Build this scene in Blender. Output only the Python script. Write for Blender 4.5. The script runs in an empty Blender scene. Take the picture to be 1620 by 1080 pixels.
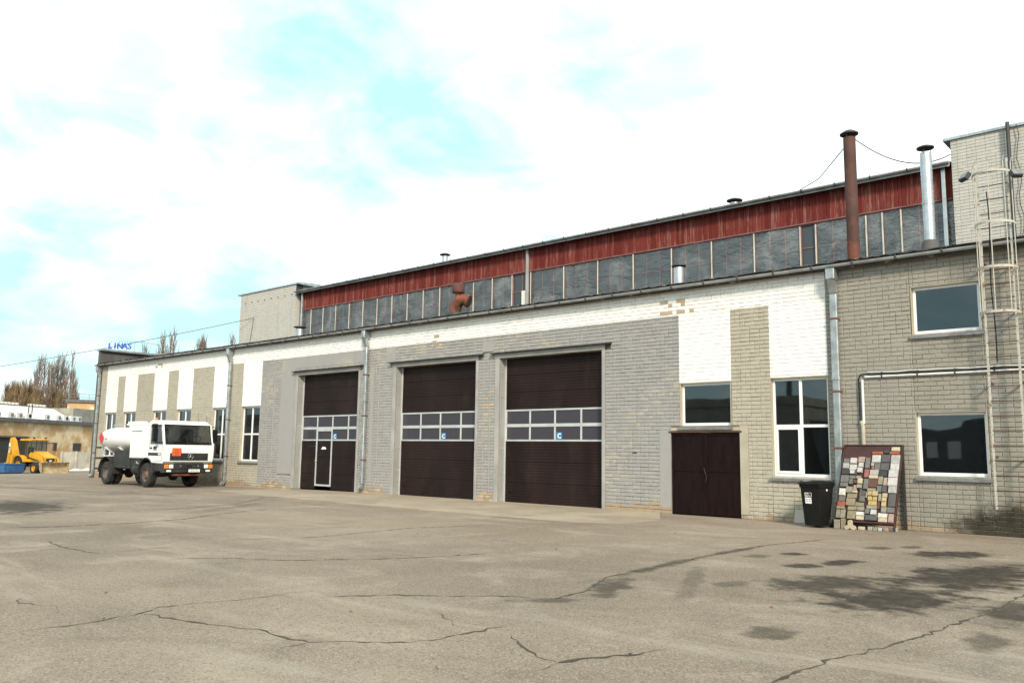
import bpy, math, random
from mathutils import Vector, Matrix
random.seed(7)
R = math.radians
sc = bpy.context.scene
col = sc.collection

# ---------------------------------------------------------------- camera
CAM_H = 1.53
yaw, pit, rol = R(41.497), R(7.569), R(0.8556)
fw = Vector((-math.sin(yaw)*math.cos(pit), math.cos(yaw)*math.cos(pit), math.sin(pit)))
r0 = Vector((math.cos(yaw), math.sin(yaw), 0)); u0 = r0.cross(fw)
rr = math.cos(rol)*r0 + math.sin(rol)*u0
uu = -math.sin(rol)*r0 + math.cos(rol)*u0
cd = bpy.data.cameras.new('camera'); cam = bpy.data.objects.new('camera', cd); col.objects.link(cam)
cd.sensor_width = 36; cd.lens = 1324.6/1620*36; cd.clip_start = .1; cd.clip_end = 6000
M3 = Matrix((rr, uu, -fw)).transposed()
cam.matrix_world = Matrix.Translation((0, 0, CAM_H)) @ M3.to_4x4()
sc.camera = cam

# ---------------------------------------------------------------- world, sun, exposure
SUN_EL, SUN_AZ = R(32), R(50)          # azimuth measured from -Y towards +X
sun_dir = Vector((math.sin(SUN_AZ)*math.cos(SUN_EL), -math.cos(SUN_AZ)*math.cos(SUN_EL), math.sin(SUN_EL)))
w = bpy.data.worlds.new('World'); sc.world = w; w.use_nodes = True
nt = w.node_tree; nt.nodes.clear()
def N(tree, kind, **kw):
    n = tree.nodes.new(kind)
    for k, v in kw.items(): setattr(n, k, v)
    return n
out = N(nt, 'ShaderNodeOutputWorld'); bg = N(nt, 'ShaderNodeBackground'); bg.inputs['Strength'].default_value = .1
sky = N(nt, 'ShaderNodeTexSky', sky_type='NISHITA', sun_disc=False)
sky.sun_elevation = SUN_EL; sky.sun_rotation = math.pi - SUN_AZ; sky.air_density = 1.0; sky.dust_density = 2.0; sky.ozone_density = 1.0
tc = N(nt, 'ShaderNodeTexCoord')
sep = N(nt, 'ShaderNodeSeparateXYZ'); nt.links.new(tc.outputs['Generated'], sep.inputs[0])
zz = N(nt, 'ShaderNodeMath', operation='ADD'); nt.links.new(sep.outputs['Z'], zz.inputs[0]); zz.inputs[1].default_value = .30
za = N(nt, 'ShaderNodeMath', operation='MAXIMUM'); nt.links.new(zz.outputs[0], za.inputs[0]); za.inputs[1].default_value = .12
dv = N(nt, 'ShaderNodeVectorMath', operation='DIVIDE'); nt.links.new(tc.outputs['Generated'], dv.inputs[0])
cb = N(nt, 'ShaderNodeCombineXYZ')
for i in range(3): nt.links.new(za.outputs[0], cb.inputs[i])
nt.links.new(cb.outputs[0], dv.inputs[1])
cmap = N(nt, 'ShaderNodeMapping'); cmap.inputs['Location'].default_value = (8.604, 8.530, .170)
nt.links.new(dv.outputs[0], cmap.inputs[0])
n1 = N(nt, 'ShaderNodeTexNoise'); n1.inputs['Scale'].default_value = 1.9; n1.inputs['Detail'].default_value = 5; n1.inputs['Roughness'].default_value = .52; n1.inputs['Distortion'].default_value = .35
nt.links.new(cmap.outputs[0], n1.inputs['Vector'])
cr = N(nt, 'ShaderNodeValToRGB'); cr.color_ramp.elements[0].position = .40; cr.color_ramp.elements[1].position = .68
n2 = N(nt, 'ShaderNodeTexNoise'); n2.inputs['Scale'].default_value = 5.2; n2.inputs['Detail'].default_value = 6; n2.inputs['Roughness'].default_value = .55; n2.inputs['Distortion'].default_value = .6
nt.links.new(cmap.outputs[0], n2.inputs['Vector'])
nm = N(nt, 'ShaderNodeMix'); nm.inputs[0].default_value = .38; nt.links.new(n1.outputs['Fac'], nm.inputs[2]); nt.links.new(n2.outputs['Fac'], nm.inputs[3])
nt.links.new(nm.outputs[0], cr.inputs[0])
# thin white veil over the whole sky, then cloud
tint = N(nt, 'ShaderNodeMix', data_type='RGBA', blend_type='MIX'); tint.inputs[0].default_value = .8
nt.links.new(sky.outputs[0], tint.inputs[6]); tint.inputs[7].default_value = (4.0, 6.7, 7.0, 1)
cl = N(nt, 'ShaderNodeMix', data_type='RGBA', blend_type='MIX')
hz = N(nt, 'ShaderNodeMapRange', interpolation_type='SMOOTHSTEP'); nt.links.new(sep.outputs['Z'], hz.inputs[0]); hz.inputs[1].default_value = .06; hz.inputs[2].default_value = .30; hz.inputs[3].default_value = .55
hm = N(nt, 'ShaderNodeMath', operation='MULTIPLY'); nt.links.new(cr.outputs[0], hm.inputs[0]); nt.links.new(hz.outputs[0], hm.inputs[1])
nt.links.new(hm.outputs[0], cl.inputs[0]); nt.links.new(tint.outputs[2], cl.inputs[6]); cl.inputs[7].default_value = (10.2, 9.9, 9.6, 1)
nt.links.new(cl.outputs[2], bg.inputs[0]); nt.links.new(bg.outputs[0], out.inputs[0])
sd = bpy.data.lights.new('sun', 'SUN'); sd.energy = 2.5; sd.angle = R(9); sd.color = (1, .87, .70)
so = bpy.data.objects.new('sun', sd); col.objects.link(so)
so.rotation_euler = sun_dir.to_track_quat('Z', 'Y').to_euler(); so.location = (0, 0, 40)
sc.view_settings.view_transform = 'Standard'; sc.view_settings.look = 'None'
sc.view_settings.exposure = 0.80; sc.view_settings.gamma = 1
sc.render.engine = 'CYCLES'
sc.cycles.use_denoising = True
sc.cycles.max_bounces = 6; sc.cycles.transparent_max_bounces = 12

# ---------------------------------------------------------------- materials
MATS = {}
def _tree(name):
    m = bpy.data.materials.new(name); m.use_nodes = True
    t = m.node_tree; b = t.nodes['Principled BSDF']; MATS[name] = m
    return m, t, b
def noise(t, vec, scale, detail=4, rough=.55, dist=0):
    n = N(t, 'ShaderNodeTexNoise'); n.inputs['Scale'].default_value = scale; n.inputs['Detail'].default_value = detail
    n.inputs['Roughness'].default_value = rough; n.inputs['Distortion'].default_value = dist
    if vec is not None: t.links.new(vec, n.inputs['Vector'])
    return n.outputs['Fac']
def ramp(t, fac, p0, p1):
    n = N(t, 'ShaderNodeMapRange', interpolation_type='SMOOTHSTEP'); t.links.new(fac, n.inputs[0])
    n.inputs[1].default_value = p0; n.inputs[2].default_value = p1
    return n.outputs[0]
def mixc(t, fac, a, b, mode='MIX'):
    n = N(t, 'ShaderNodeMix', data_type='RGBA', blend_type=mode)
    if isinstance(fac, (int, float)): n.inputs[0].default_value = fac
    else: t.links.new(fac, n.inputs[0])
    for i, x in ((6, a), (7, b)):
        if isinstance(x, tuple): n.inputs[i].default_value = (*x[:3], 1)
        else: t.links.new(x, n.inputs[i])
    return n.outputs[2]
def math1(t, op, a, b=None):
    n = N(t, 'ShaderNodeMath', operation=op)
    for i, x in ((0, a), (1, b)):
        if x is None: continue
        if isinstance(x, (int, float)): n.inputs[i].default_value = x
        else: t.links.new(x, n.inputs[i])
    return n.outputs[0]
def bump(t, b, fac, strength, dist=.01):
    n = N(t, 'ShaderNodeBump'); n.inputs['Strength'].default_value = strength; n.inputs['Distance'].default_value = dist
    t.links.new(fac, n.inputs['Height']); t.links.new(n.outputs[0], b.inputs['Normal'])
def pos(t): return N(t, 'ShaderNodeNewGeometry').outputs['Position']
def mat(name, c, rough=.6, metal=0., var=.15, vs=2.5, bmp=.0, bs=60, alt=None, altp=(.55, .7), alts=4, spec=.5, stretch=None):
    if name in MATS: return MATS[name]
    m, t, b = _tree(name)
    p = pos(t)
    if stretch:
        mp = N(t, 'ShaderNodeMapping'); mp.inputs['Scale'].default_value = stretch; t.links.new(p, mp.inputs[0]); p = mp.outputs[0]
    n = noise(t, p, vs, 5)
    lo = tuple(x*(1-var) for x in c); hi = tuple(min(1, x*(1+var)) for x in c)
    cc = mixc(t, ramp(t, n, .3, .7), lo, hi)
    if alt: cc = mixc(t, ramp(t, noise(t, p, alts, 7, .65), *altp), cc, alt)
    t.links.new(cc, b.inputs['Base Color'])
    b.inputs['Roughness'].default_value = rough; b.inputs['Metallic'].default_value = metal
    b.inputs['Specular IOR Level'].default_value = spec
    if bmp: bump(t, b, noise(t, p, bs, 4), bmp)
    return m

def wall_paint(name, c, patch, ppos, grime=True, wear=(.34, .265, .185), wearh=.42, white=False):
    """old brush paint over brick: per-brick tone, blotches of earlier coat, flaked foot of wall, dark moss patch"""
    m, t, b = _tree(name)
    p = pos(t)
    at = N(t, 'ShaderNodeAttribute'); at.attribute_name = 'rnd'; rn = at.outputs['Fac']
    v = .03 if white else .05
    base = mixc(t, rn, tuple(x*(1-v) for x in c), tuple(min(.86, x*(1+v)) for x in c))
    k = math1(t, 'ADD', math1(t, 'MULTIPLY', noise(t, p, .55, 6, .6), .82), math1(t, 'MULTIPLY', rn, .18))
    base = mixc(t, ramp(t, k, *ppos), base, patch)
    base = mixc(t, math1(t, 'MULTIPLY', ramp(t, noise(t, p, 9, 6, .7), .5, .75), .22), base, tuple(x*.55 for x in c))
    # rain streaks and grey soiling, long in z
    mp = N(t, 'ShaderNodeMapping'); mp.inputs['Scale'].default_value = (2.2, 2.2, .25); t.links.new(p, mp.inputs[0])
    st = ramp(t, noise(t, mp.outputs[0], 1.3, 6, .6), .5, .8)
    base = mixc(t, math1(t, 'MULTIPLY', st, .12 if white else .28), base, (.2, .19, .17))
    sp = N(t, 'ShaderNodeSeparateXYZ'); t.links.new(p, sp.inputs[0])
    if grime:
        f = math1(t, 'ADD', math1(t, 'MULTIPLY', sp.outputs['Z'], -1/wearh), math1(t, 'MULTIPLY', noise(t, p, 1.6, 6, .65), 2.0))
        f = math1(t, 'ADD', f, math1(t, 'MULTIPLY', rn, .25))
        base = mixc(t, ramp(t, f, .72, .86), base, wear)
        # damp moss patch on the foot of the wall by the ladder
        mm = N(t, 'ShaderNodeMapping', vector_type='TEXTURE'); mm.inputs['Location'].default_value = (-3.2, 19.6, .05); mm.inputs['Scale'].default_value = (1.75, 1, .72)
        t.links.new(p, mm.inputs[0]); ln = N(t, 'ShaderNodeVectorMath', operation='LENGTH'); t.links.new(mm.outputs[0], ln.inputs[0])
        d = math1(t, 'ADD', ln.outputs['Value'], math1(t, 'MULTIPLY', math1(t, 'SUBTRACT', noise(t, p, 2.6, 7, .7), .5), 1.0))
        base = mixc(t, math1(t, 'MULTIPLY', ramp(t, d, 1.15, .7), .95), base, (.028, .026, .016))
    t.links.new(base, b.inputs['Base Color']); b.inputs['Roughness'].default_value = .85; b.inputs['Specular IOR Level'].default_value = .25
    bump(t, b, noise(t, p, 45, 5, .6), .35, .006)
    return m
wall_paint('paint_beige', (.415, .382, .312), (.345, .32, .27), (.55, .72))
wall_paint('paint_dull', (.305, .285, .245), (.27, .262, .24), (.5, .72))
wall_paint('paint_grey', (.315, .308, .302), (.395, .365, .305), (.54, .69), wearh=.45)
wall_paint('paint_white', (.84, .84, .825), (.74, .73, .69), (.5, .7), grime=False, white=True)
wall_paint('paint_band', (.82, .815, .79), (.62, .60, .55), (.60, .78), grime=False, white=True)
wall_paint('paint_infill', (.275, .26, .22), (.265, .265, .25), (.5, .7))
wall_paint('tower_brick', (.48, .465, .43), (.50, .44, .36), (.64, .78), grime=False)
wall_paint('old_brick', (.48, .31, .16), (.70, .56, .37), (.44, .58), wear=(.4, .28, .17), wearh=1.2)
wall_paint('brick_bare', (.44, .34, .24), (.5, .41, .31), (.5, .7), grime=False)
mat('mortar', (.185, .17, .14), .95, var=.5, vs=1.1, bmp=.4)
mat('joint_white', (.60, .59, .56), .95, var=.1, vs=5)
mat('joint_band', (.42, .41, .38), .95, var=.5, vs=1.2)
mat('joint_grey', (.17, .165, .15), .95, var=.6, vs=.9)
mat('mortar_tower', (.27, .25, .21), .95, var=.2, vs=6)
mat('render_grey', (.28, .28, .265), .9, var=.08, vs=1.2, bmp=.25, bs=30, alt=(.42, .39, .31), altp=(.6, .8), alts=2)
mat('render_beige', (.40, .36, .28), .9, var=.1, vs=2, bmp=.3, bs=30, alt=(.3, .28, .24), altp=(.6, .8), alts=3)
mat('steel_frame', (.32, .315, .308), .75, var=.14, vs=1.5, bmp=.15, alt=(.2, .16, .11), altp=(.62, .78))
mat('pvc', (.80, .80, .80), .35, var=.02)
mat('sill_metal', (.22, .22, .22), .5, .3, var=.2, vs=5)
mat('galv', (.40, .43, .44), .45, .75, var=.22, vs=4, bmp=.05, bs=30)
mat('galv_bright', (.50, .51, .52), .38, .9, var=.1, vs=5)
mat('gutter_metal', (.31, .325, .33), .55, .1, var=.25, vs=2, alt=(.2, .13, .09), altp=(.66, .8))
mat('hook_metal', (.06, .05, .05), .8, var=.2)
mat('rust_clamp', (.15, .06, .042), .9, var=.3)
mat('rust', (.20, .06, .028), .85, var=.3, vs=3, alt=(.07, .03, .02), altp=(.5, .65), alts=2.5, bmp=.2)
mat('rust_pipe', (.075, .033, .026), .8, var=.3, vs=1.5, alt=(.15, .045, .025), altp=(.5, .7), alts=1.3, bmp=.15)
mat('dark_metal', (.035, .035, .035), .6, var=.3)
mat('felt', (.055, .053, .05), .95, var=.3, vs=1.5, bmp=.4)
mat('roof_edge', (.06, .055, .05), .9, var=.35, vs=3, alt=(.3, .28, .24), altp=(.55, .7))
mat('door_brown', (.016, .0078, .007), .55, var=.3, vs=.8, bmp=.04, spec=.2, alt=(.032, .021, .016), altp=(.5, .8), alts=1.1, stretch=(1.6, 1.6, .5))
mat('gate_brown', (.0105, .0043, .0042), .62, var=.3, vs=3, stretch=(3, 3, .6), bmp=.1, alt=(.017, .008, .0068), altp=(.55, .75), spec=.12)
mat('alu', (.56, .58, .58), .4, .35, var=.08)
mat('rubber', (.018, .017, .016), .8, var=.3, vs=6, alt=(.09, .08, .065), altp=(.5, .75), alts=5)
mat('black_plastic', (.008, .008, .008), .6, var=.25, vs=6, bmp=.05, spec=.2)
mat('white_paint', (.80, .80, .79), .3, var=.03, vs=2, alt=(.62, .60, .55), altp=(.58, .85), alts=1.5)
mat('truck_black', (.022, .022, .022), .6, var=.4, vs=3, alt=(.06, .055, .045), altp=(.55, .8))
mat('orange_plate', (.82, .13, .02), .5, var=.1)
mat('red_sign', (.62, .03, .03), .5, var=.1)
mat('blue_sticker', (.035, .20, .42), .45, var=.05)
mat('sticker_white', (.82, .82, .82), .5, var=.03)
mat('ink', (.02, .025, .06), .6, var=.1)
mat('lamp_white', (.75, .75, .72), .15, var=.1)
mat('lamp_orange', (.75, .2, .02), .25, var=.1)
mat('rim_rust', (.13, .088, .07), .8, var=.35, vs=8)
mat('rim_grey', (.10, .095, .085), .8, var=.35, vs=8)
mat('yellow_paint', (.62, .31, .018), .5, var=.15, vs=2, alt=(.30, .19, .06), altp=(.52, .75))
mat('bucket_steel', (.38, .29, .17), .75, .1, var=.25, vs=3, alt=(.2, .13, .08), altp=(.55, .75))
mat('blue_paint', (.03, .10, .25), .55, var=.2, vs=3)
mat('concrete', (.46, .42, .35), .9, var=.2, vs=.8, bmp=.2, alt=(.22, .2, .16), altp=(.55, .75), alts=1.2)
mat('bark', (.13, .10, .08), .95, var=.3, vs=2)
mat('twig', (.20, .15, .125), .95, var=.3, vs=.4)
mat('bush', (.22, .15, .08), .95, var=.35, vs=.6)
mat('fascia', (.10, .10, .11), .6, var=.2)
mat('cream_sheet', (.72, .69, .60), .6, var=.05)
mat('grey_sheet', (.26, .25, .21), .7, var=.2, vs=1)
mat('ac_white', (.75, .74, .70), .5, var=.05)
mat('sign_blue', (.02, .09, .42), .5, var=.1)
mat('parapet_dark', (.085, .082, .078), .8, var=.2, vs=1.5)
mat('snow', (.8, .8, .8), .6, var=.05)
mat('wood_batten', (.56, .51, .43), .8, var=.2, vs=3, stretch=(4, 4, .6))
mat('muntin_red', (.20, .10, .095), .8, var=.2)
mat('conduit_white', (.66, .66, .65), .4, var=.1)
mat('old_pipe', (.40, .36, .28), .8, var=.15, vs=4)
mat('ladder_paint', (.44, .42, .37), .7, var=.15, vs=5, alt=(.23, .12, .06), altp=(.55, .70), alts=5, bmp=.1)
mat('board_maroon', (.045, .015, .014), .7, var=.25, vs=4)
mat('tile_pink', (.44, .38, .34), .8, var=.1)
mat('interior', (.035, .034, .034), .9, var=.2)
mat('curtain', (.40, .42, .38), .9, var=.2, vs=2)
mat('seat', (.03, .03, .032), .9, var=.3)
mat('leaf', (.05, .09, .02), .8, var=.3)
mat('road_dust', (.30, .27, .22), .95, var=.2, vs=.4, bmp=.2)

def glass(name, tint=.75, ior=1.65, base=(.02, .022, .025), trans=.8, rough=.02):
    m, t, b = _tree(name); t.nodes.remove(b)
    fr = N(t, 'ShaderNodeFresnel'); fr.inputs[0].default_value = ior
    gl = N(t, 'ShaderNodeBsdfGlossy'); gl.inputs['Roughness'].default_value = rough; gl.inputs[0].default_value = (.92, .95, 1, 1)
    bm = noise(t, pos(t), .9, 2); bn = N(t, 'ShaderNodeBump'); bn.inputs['Strength'].default_value = .05; bn.inputs['Distance'].default_value = .02
    t.links.new(bm, bn.inputs['Height']); t.links.new(bn.outputs[0], gl.inputs['Normal'])
    tr = N(t, 'ShaderNodeBsdfTransparent'); tr.inputs[0].default_value = (tint, tint*1.02, tint, 1)
    df = N(t, 'ShaderNodeBsdfDiffuse'); df.inputs[0].default_value = (*base, 1)
    m1 = N(t, 'ShaderNodeMixShader'); m1.inputs[0].default_value = trans
    t.links.new(df.outputs[0], m1.inputs[1]); t.links.new(tr.outputs[0], m1.inputs[2])
    m2 = N(t, 'ShaderNodeMixShader'); t.links.new(fr.outputs[0], m2.inputs[0]); t.links.new(m1.outputs[0], m2.inputs[1]); t.links.new(gl.outputs[0], m2.inputs[2])
    t.links.new(m2.outputs[0], t.nodes['Material Output'].inputs[0])
    return m
glass('window_glass', .7, 1.75, (.015, .016, .018), .75)
glass('door_pane', .3, 1.6, (.055, .052, .066), .0, .06)
glass('cab_glass', .62, 1.55, (.02, .022, .025), .75)
glass('hall_glass', .5, 1.4, (.055, .064, .072), .0, .3)
# polythene film, milky and wrinkled
def film():
    m, t, b = _tree('film'); t.nodes.remove(b)
    p = pos(t)
    mp = N(t, 'ShaderNodeMapping'); mp.inputs['Scale'].default_value = (1, 1, 2.2); mp.inputs['Rotation'].default_value = (0, R(28), 0); t.links.new(p, mp.inputs[0])
    h = noise(t, mp.outputs[0], 2.4, 3, .6, 1.2)
    bn = N(t, 'ShaderNodeBump'); bn.inputs['Strength'].default_value = .6; bn.inputs['Distance'].default_value = .10; t.links.new(h, bn.inputs['Height'])
    df = N(t, 'ShaderNodeBsdfDiffuse'); t.links.new(mixc(t, ramp(t, noise(t, p, .8, 6, .65, .8),   .45, .72), (.07, .082, .088), (.38, .40, .40)), df.inputs[0]); t.links.new(bn.outputs[0], df.inputs['Normal'])
    gl = N(t, 'ShaderNodeBsdfGlossy'); gl.inputs['Roughness'].default_value = .22; gl.inputs[0].default_value = (.9, .9, .9, 1); t.links.new(bn.outputs[0], gl.inputs['Normal'])
    tr = N(t, 'ShaderNodeBsdfTransparent')
    m1 = N(t, 'ShaderNodeMixShader'); m1.inputs[0].default_value = .66; t.links.new(df.outputs[0], m1.inputs[1]); t.links.new(tr.outputs[0], m1.inputs[2])
    m2 = N(t, 'ShaderNodeMixShader'); m2.inputs[0].default_value = .09; t.links.new(m1.outputs[0], m2.inputs[1]); t.links.new(gl.outputs[0], m2.inputs[2])
    t.links.new(m2.outputs[0], t.nodes['Material Output'].inputs[0])
film()
# weathered red boards
def red_boards():
    m, t, b = _tree('red_board')
    p = pos(t); oi = N(t, 'ShaderNodeObjectInfo')
    c = mixc(t, oi.outputs['Random'], (.115, .019, .016), (.195, .037, .029))
    mp = N(t, 'ShaderNodeMapping'); mp.inputs['Scale'].default_value = (14, 14, 1.4); t.links.new(p, mp.inputs[0])
    k = math1(t, 'ADD', noise(t, mp.outputs[0], 1.1, 7, .7), math1(t, 'MULTIPLY', math1(t, 'SUBTRACT', oi.outputs['Random'], .5), .14))
    c = mixc(t, math1(t, 'MULTIPLY', ramp(t, k, .51, .68), .7), c, (.26, .155, .13))
    c = mixc(t, math1(t, 'MULTIPLY', ramp(t, noise(t, mp.outputs[0], 2.3, 5, .7), .58, .72), .5), c, (.07, .02, .018))
    t.links.new(c, b.inputs['Base Color']); b.inputs['Roughness'].default_value = .85; b.inputs['Specular IOR Level'].default_value = .2
    bump(t, b, noise(t, mp.outputs[0], 2, 4), .3, .01)
red_boards()

def stains(t, p, lst, soft=(1.25, .55), wob=1.0, nscale=1.1):
    """mask of blotches given as (x, y, rx, ry, angle, strength), edges broken by noise"""
    nz = N(t, 'ShaderNodeTexNoise'); nz.inputs['Scale'].default_value = nscale; nz.inputs['Detail'].default_value = 7; nz.inputs['Roughness'].default_value = .62; t.links.new(p, nz.inputs['Vector'])
    sep_ = math1(t, 'MULTIPLY', math1(t, 'SUBTRACT', nz.outputs['Fac'], .5), 2.2*wob)
    tot = None
    for (x, y, rx, ry, an, s) in lst:
        mm = N(t, 'ShaderNodeMapping', vector_type='TEXTURE'); mm.inputs['Location'].default_value = (x, y, 0); mm.inputs['Rotation'].default_value = (0, 0, an); mm.inputs['Scale'].default_value = (rx, ry, 50)
        t.links.new(p, mm.inputs[0]); ln = N(t, 'ShaderNodeVectorMath', operation='LENGTH'); t.links.new(mm.outputs[0], ln.inputs[0])
        f = math1(t, 'MULTIPLY', ramp(t, math1(t, 'ADD', ln.outputs['Value'], sep_), *soft), s)
        tot = f if tot is None else math1(t, 'MAXIMUM', tot, f)
    return tot
WET_AND_DARK = [(-4.037, 10.544, .95, .6, -1.859, .75), (-3.162, 9.991, 1.2, .7, 1.48, .85), (-2.998, 12.239, 1.5, .75, 1.537, .85), (-3.849, 15.215, .85, .45, -1.889, .9),
  (-4.688, 12.697, .42, .26, -1.679, .85), (-4.994, 11.945, .38, .25, 1.54, .75), (-5.655, 13.23, .3, .2, -1.641, .8), (-5.922, 12.438, .28, .2, -1.653, .5),
  (-4.966, 15.308, .32, .2, -1.805, .6), (-4.63, 15.919, .3, .17, 1.547, .6), (-3.359, 7.206, .36, .22, 1.809, .55), (-4.909, 9.608, .3, .2, 1.516, .45),
  (-2.784, 13.326, 1.1, .5, 1.563, .8), (-1.953, 9.919, .9, .3, 1.705, .7), (-1.842, 8.211, .42, .2, 1.708, .5), (-5.72, 8.25, .75, .22, 2.0, .6),
  (-5.671, 7.125, .4, .13, -2.244, .5), (-23.566, 7.927, 2.9, 1.1, 2.868, .75), (-6.35, 10.5, 1.5, .13, 1.66, .55), (-6.5, 13.0, 1.2, .13, 1.58, .55),  # includes one broad dark patch at the left of the yard
  (-5.4, 9.6, 1.6, .14, 2.0, .3), (-20.5, 12.2, 2.6, .25, 2.2, .25), (-33.5, 12.6, 4.5, .3, .1, .35), (-29, 13.6, 3.5, .25, -.05, .3)]
PALE = [(-3.408, 6.21, .9, .13, .064, .55), (-10.289, 5.762, 1.9, .16, .027, .4), (-6.234, 6.003, 1.0, .14, .164, .6), (-5.464, 3.541, .9, .16, .247, .6), (-4.903, 6.271, .8, .12, -.161, .4), (-7.293, 4.29, .32, .1, -.164, .45),
  (-1.6, 7.4, .5, .9, .1, .35), (-2.2, 13.9, 1.3, .1, .25, .4), (-2.7, 11.2, .9, .08, .2, .5)]
def asphalt():
    m, t, b = _tree('asphalt')
    p = pos(t)
    c = mixc(t, ramp(t, noise(t, p, .16, 6, .6), .32, .68), (.196, .150, .112), (.290, .226, .171))
    c = mixc(t, math1(t, 'MULTIPLY', ramp(t, noise(t, p, .75, 7, .68, .5), .48, .70), .7), c, (.37, .295, .23))
    c = mixc(t, math1(t, 'MULTIPLY', ramp(t, noise(t, p, .42, 8, .72, .9), .50, .72), .6), c, (.15, .115, .086))
    # orange-brown dust in front of the apron
    c = mixc(t, math1(t, 'MULTIPLY', stains(t, p, [(-14, 12.2, 7, 1.5, .3, .5), (-20, 10, 5, 1, .5, .35)], (1.2, .3)), .5), c, (.30, .215, .135))
    # aggregate: pale and dark chips
    ch = N(t, 'ShaderNodeTexVoronoi'); ch.inputs['Scale'].default_value = 75; t.links.new(p, ch.inputs['Vector'])
    sepc = N(t, 'ShaderNodeSeparateColor'); t.links.new(ch.outputs['Color'], sepc.inputs[0])
    c = mixc(t, math1(t, 'MULTIPLY', ramp(t, sepc.outputs[0], .72, .95), .5), c, (.40, .37, .32))
    c = mixc(t, math1(t, 'MULTIPLY', ramp(t, sepc.outputs[1], .75, .95), .55), c, (.07, .06, .052))
    # long tyre-worn and washed streaks along the yard
    mp = N(t, 'ShaderNodeMapping'); mp.inputs['Scale'].default_value = (.12, 1.0, 1); mp.inputs['Rotation'].default_value = (0, 0, R(-8)); t.links.new(p, mp.inputs[0])
    c = mixc(t, math1(t, 'MULTIPLY', ramp(t, noise(t, mp.outputs[0], .9, 6, .6), .52, .75), .35), c, (.145, .112, .084))
    mq = N(t, 'ShaderNodeMapping'); mq.inputs['Scale'].default_value = (.16, .8, 1); mq.inputs['Location'].default_value = (3.1, 7.7, 0); mq.inputs['Rotation'].default_value = (0, 0, R(6)); t.links.new(p, mq.inputs[0])
    c = mixc(t, math1(t, 'MULTIPLY', ramp(t, noise(t, mq.outputs[0], 1.1, 8, .68, .4), .53, .74), .6), c, (.42, .345, .275))
    c = mixc(t, math1(t, 'MULTIPLY', stains(t, p, PALE, (1.4, .1), 1.2, 3.0), .42), c, (.40, .365, .31))
    wet_dark = stains(t, p, WET_AND_DARK, (1.22, .5), 1.35, 2.4)
    wet_dark = math1(t, 'MINIMUM', math1(t, 'MULTIPLY', wet_dark, 1.14), .92)
    fine = ramp(t, noise(t, p, 5, 6, .7), .25, .6)
    wet_dark = math1(t, 'MULTIPLY', wet_dark, math1(t, 'ADD', math1(t, 'MULTIPLY', fine, .3), .7))
    c = mixc(t, wet_dark, c, (.026, .021, .016))
    t.links.new(c, b.inputs['Base Color'])
    rg = N(t, 'ShaderNodeMapRange'); t.links.new(wet_dark, rg.inputs[0]); rg.inputs[3].default_value = .95; rg.inputs[4].default_value = .8
    t.links.new(rg.outputs[0], b.inputs['Roughness']); b.inputs['Specular IOR Level'].default_value = .12
    hgt = math1(t, 'ADD', math1(t, 'MULTIPLY', noise(t, p, 90, 3, .6), .5), math1(t, 'MULTIPLY', noise(t, p, 1.2, 4), 2.5))
    bump(t, b, hgt, .55, .008)
asphalt()
mat('apron_concrete', (.34, .272, .20), .92, var=.14, vs=.5, bmp=.3, bs=70, alt=(.22, .18, .13), altp=(.5, .72), alts=.9)
mat('crack', (.065, .051, .04), .95, var=.3, vs=3, bmp=.5, bs=60)
mat('earth', (.13, .12, .06), 1, var=.3, vs=.2)

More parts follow.
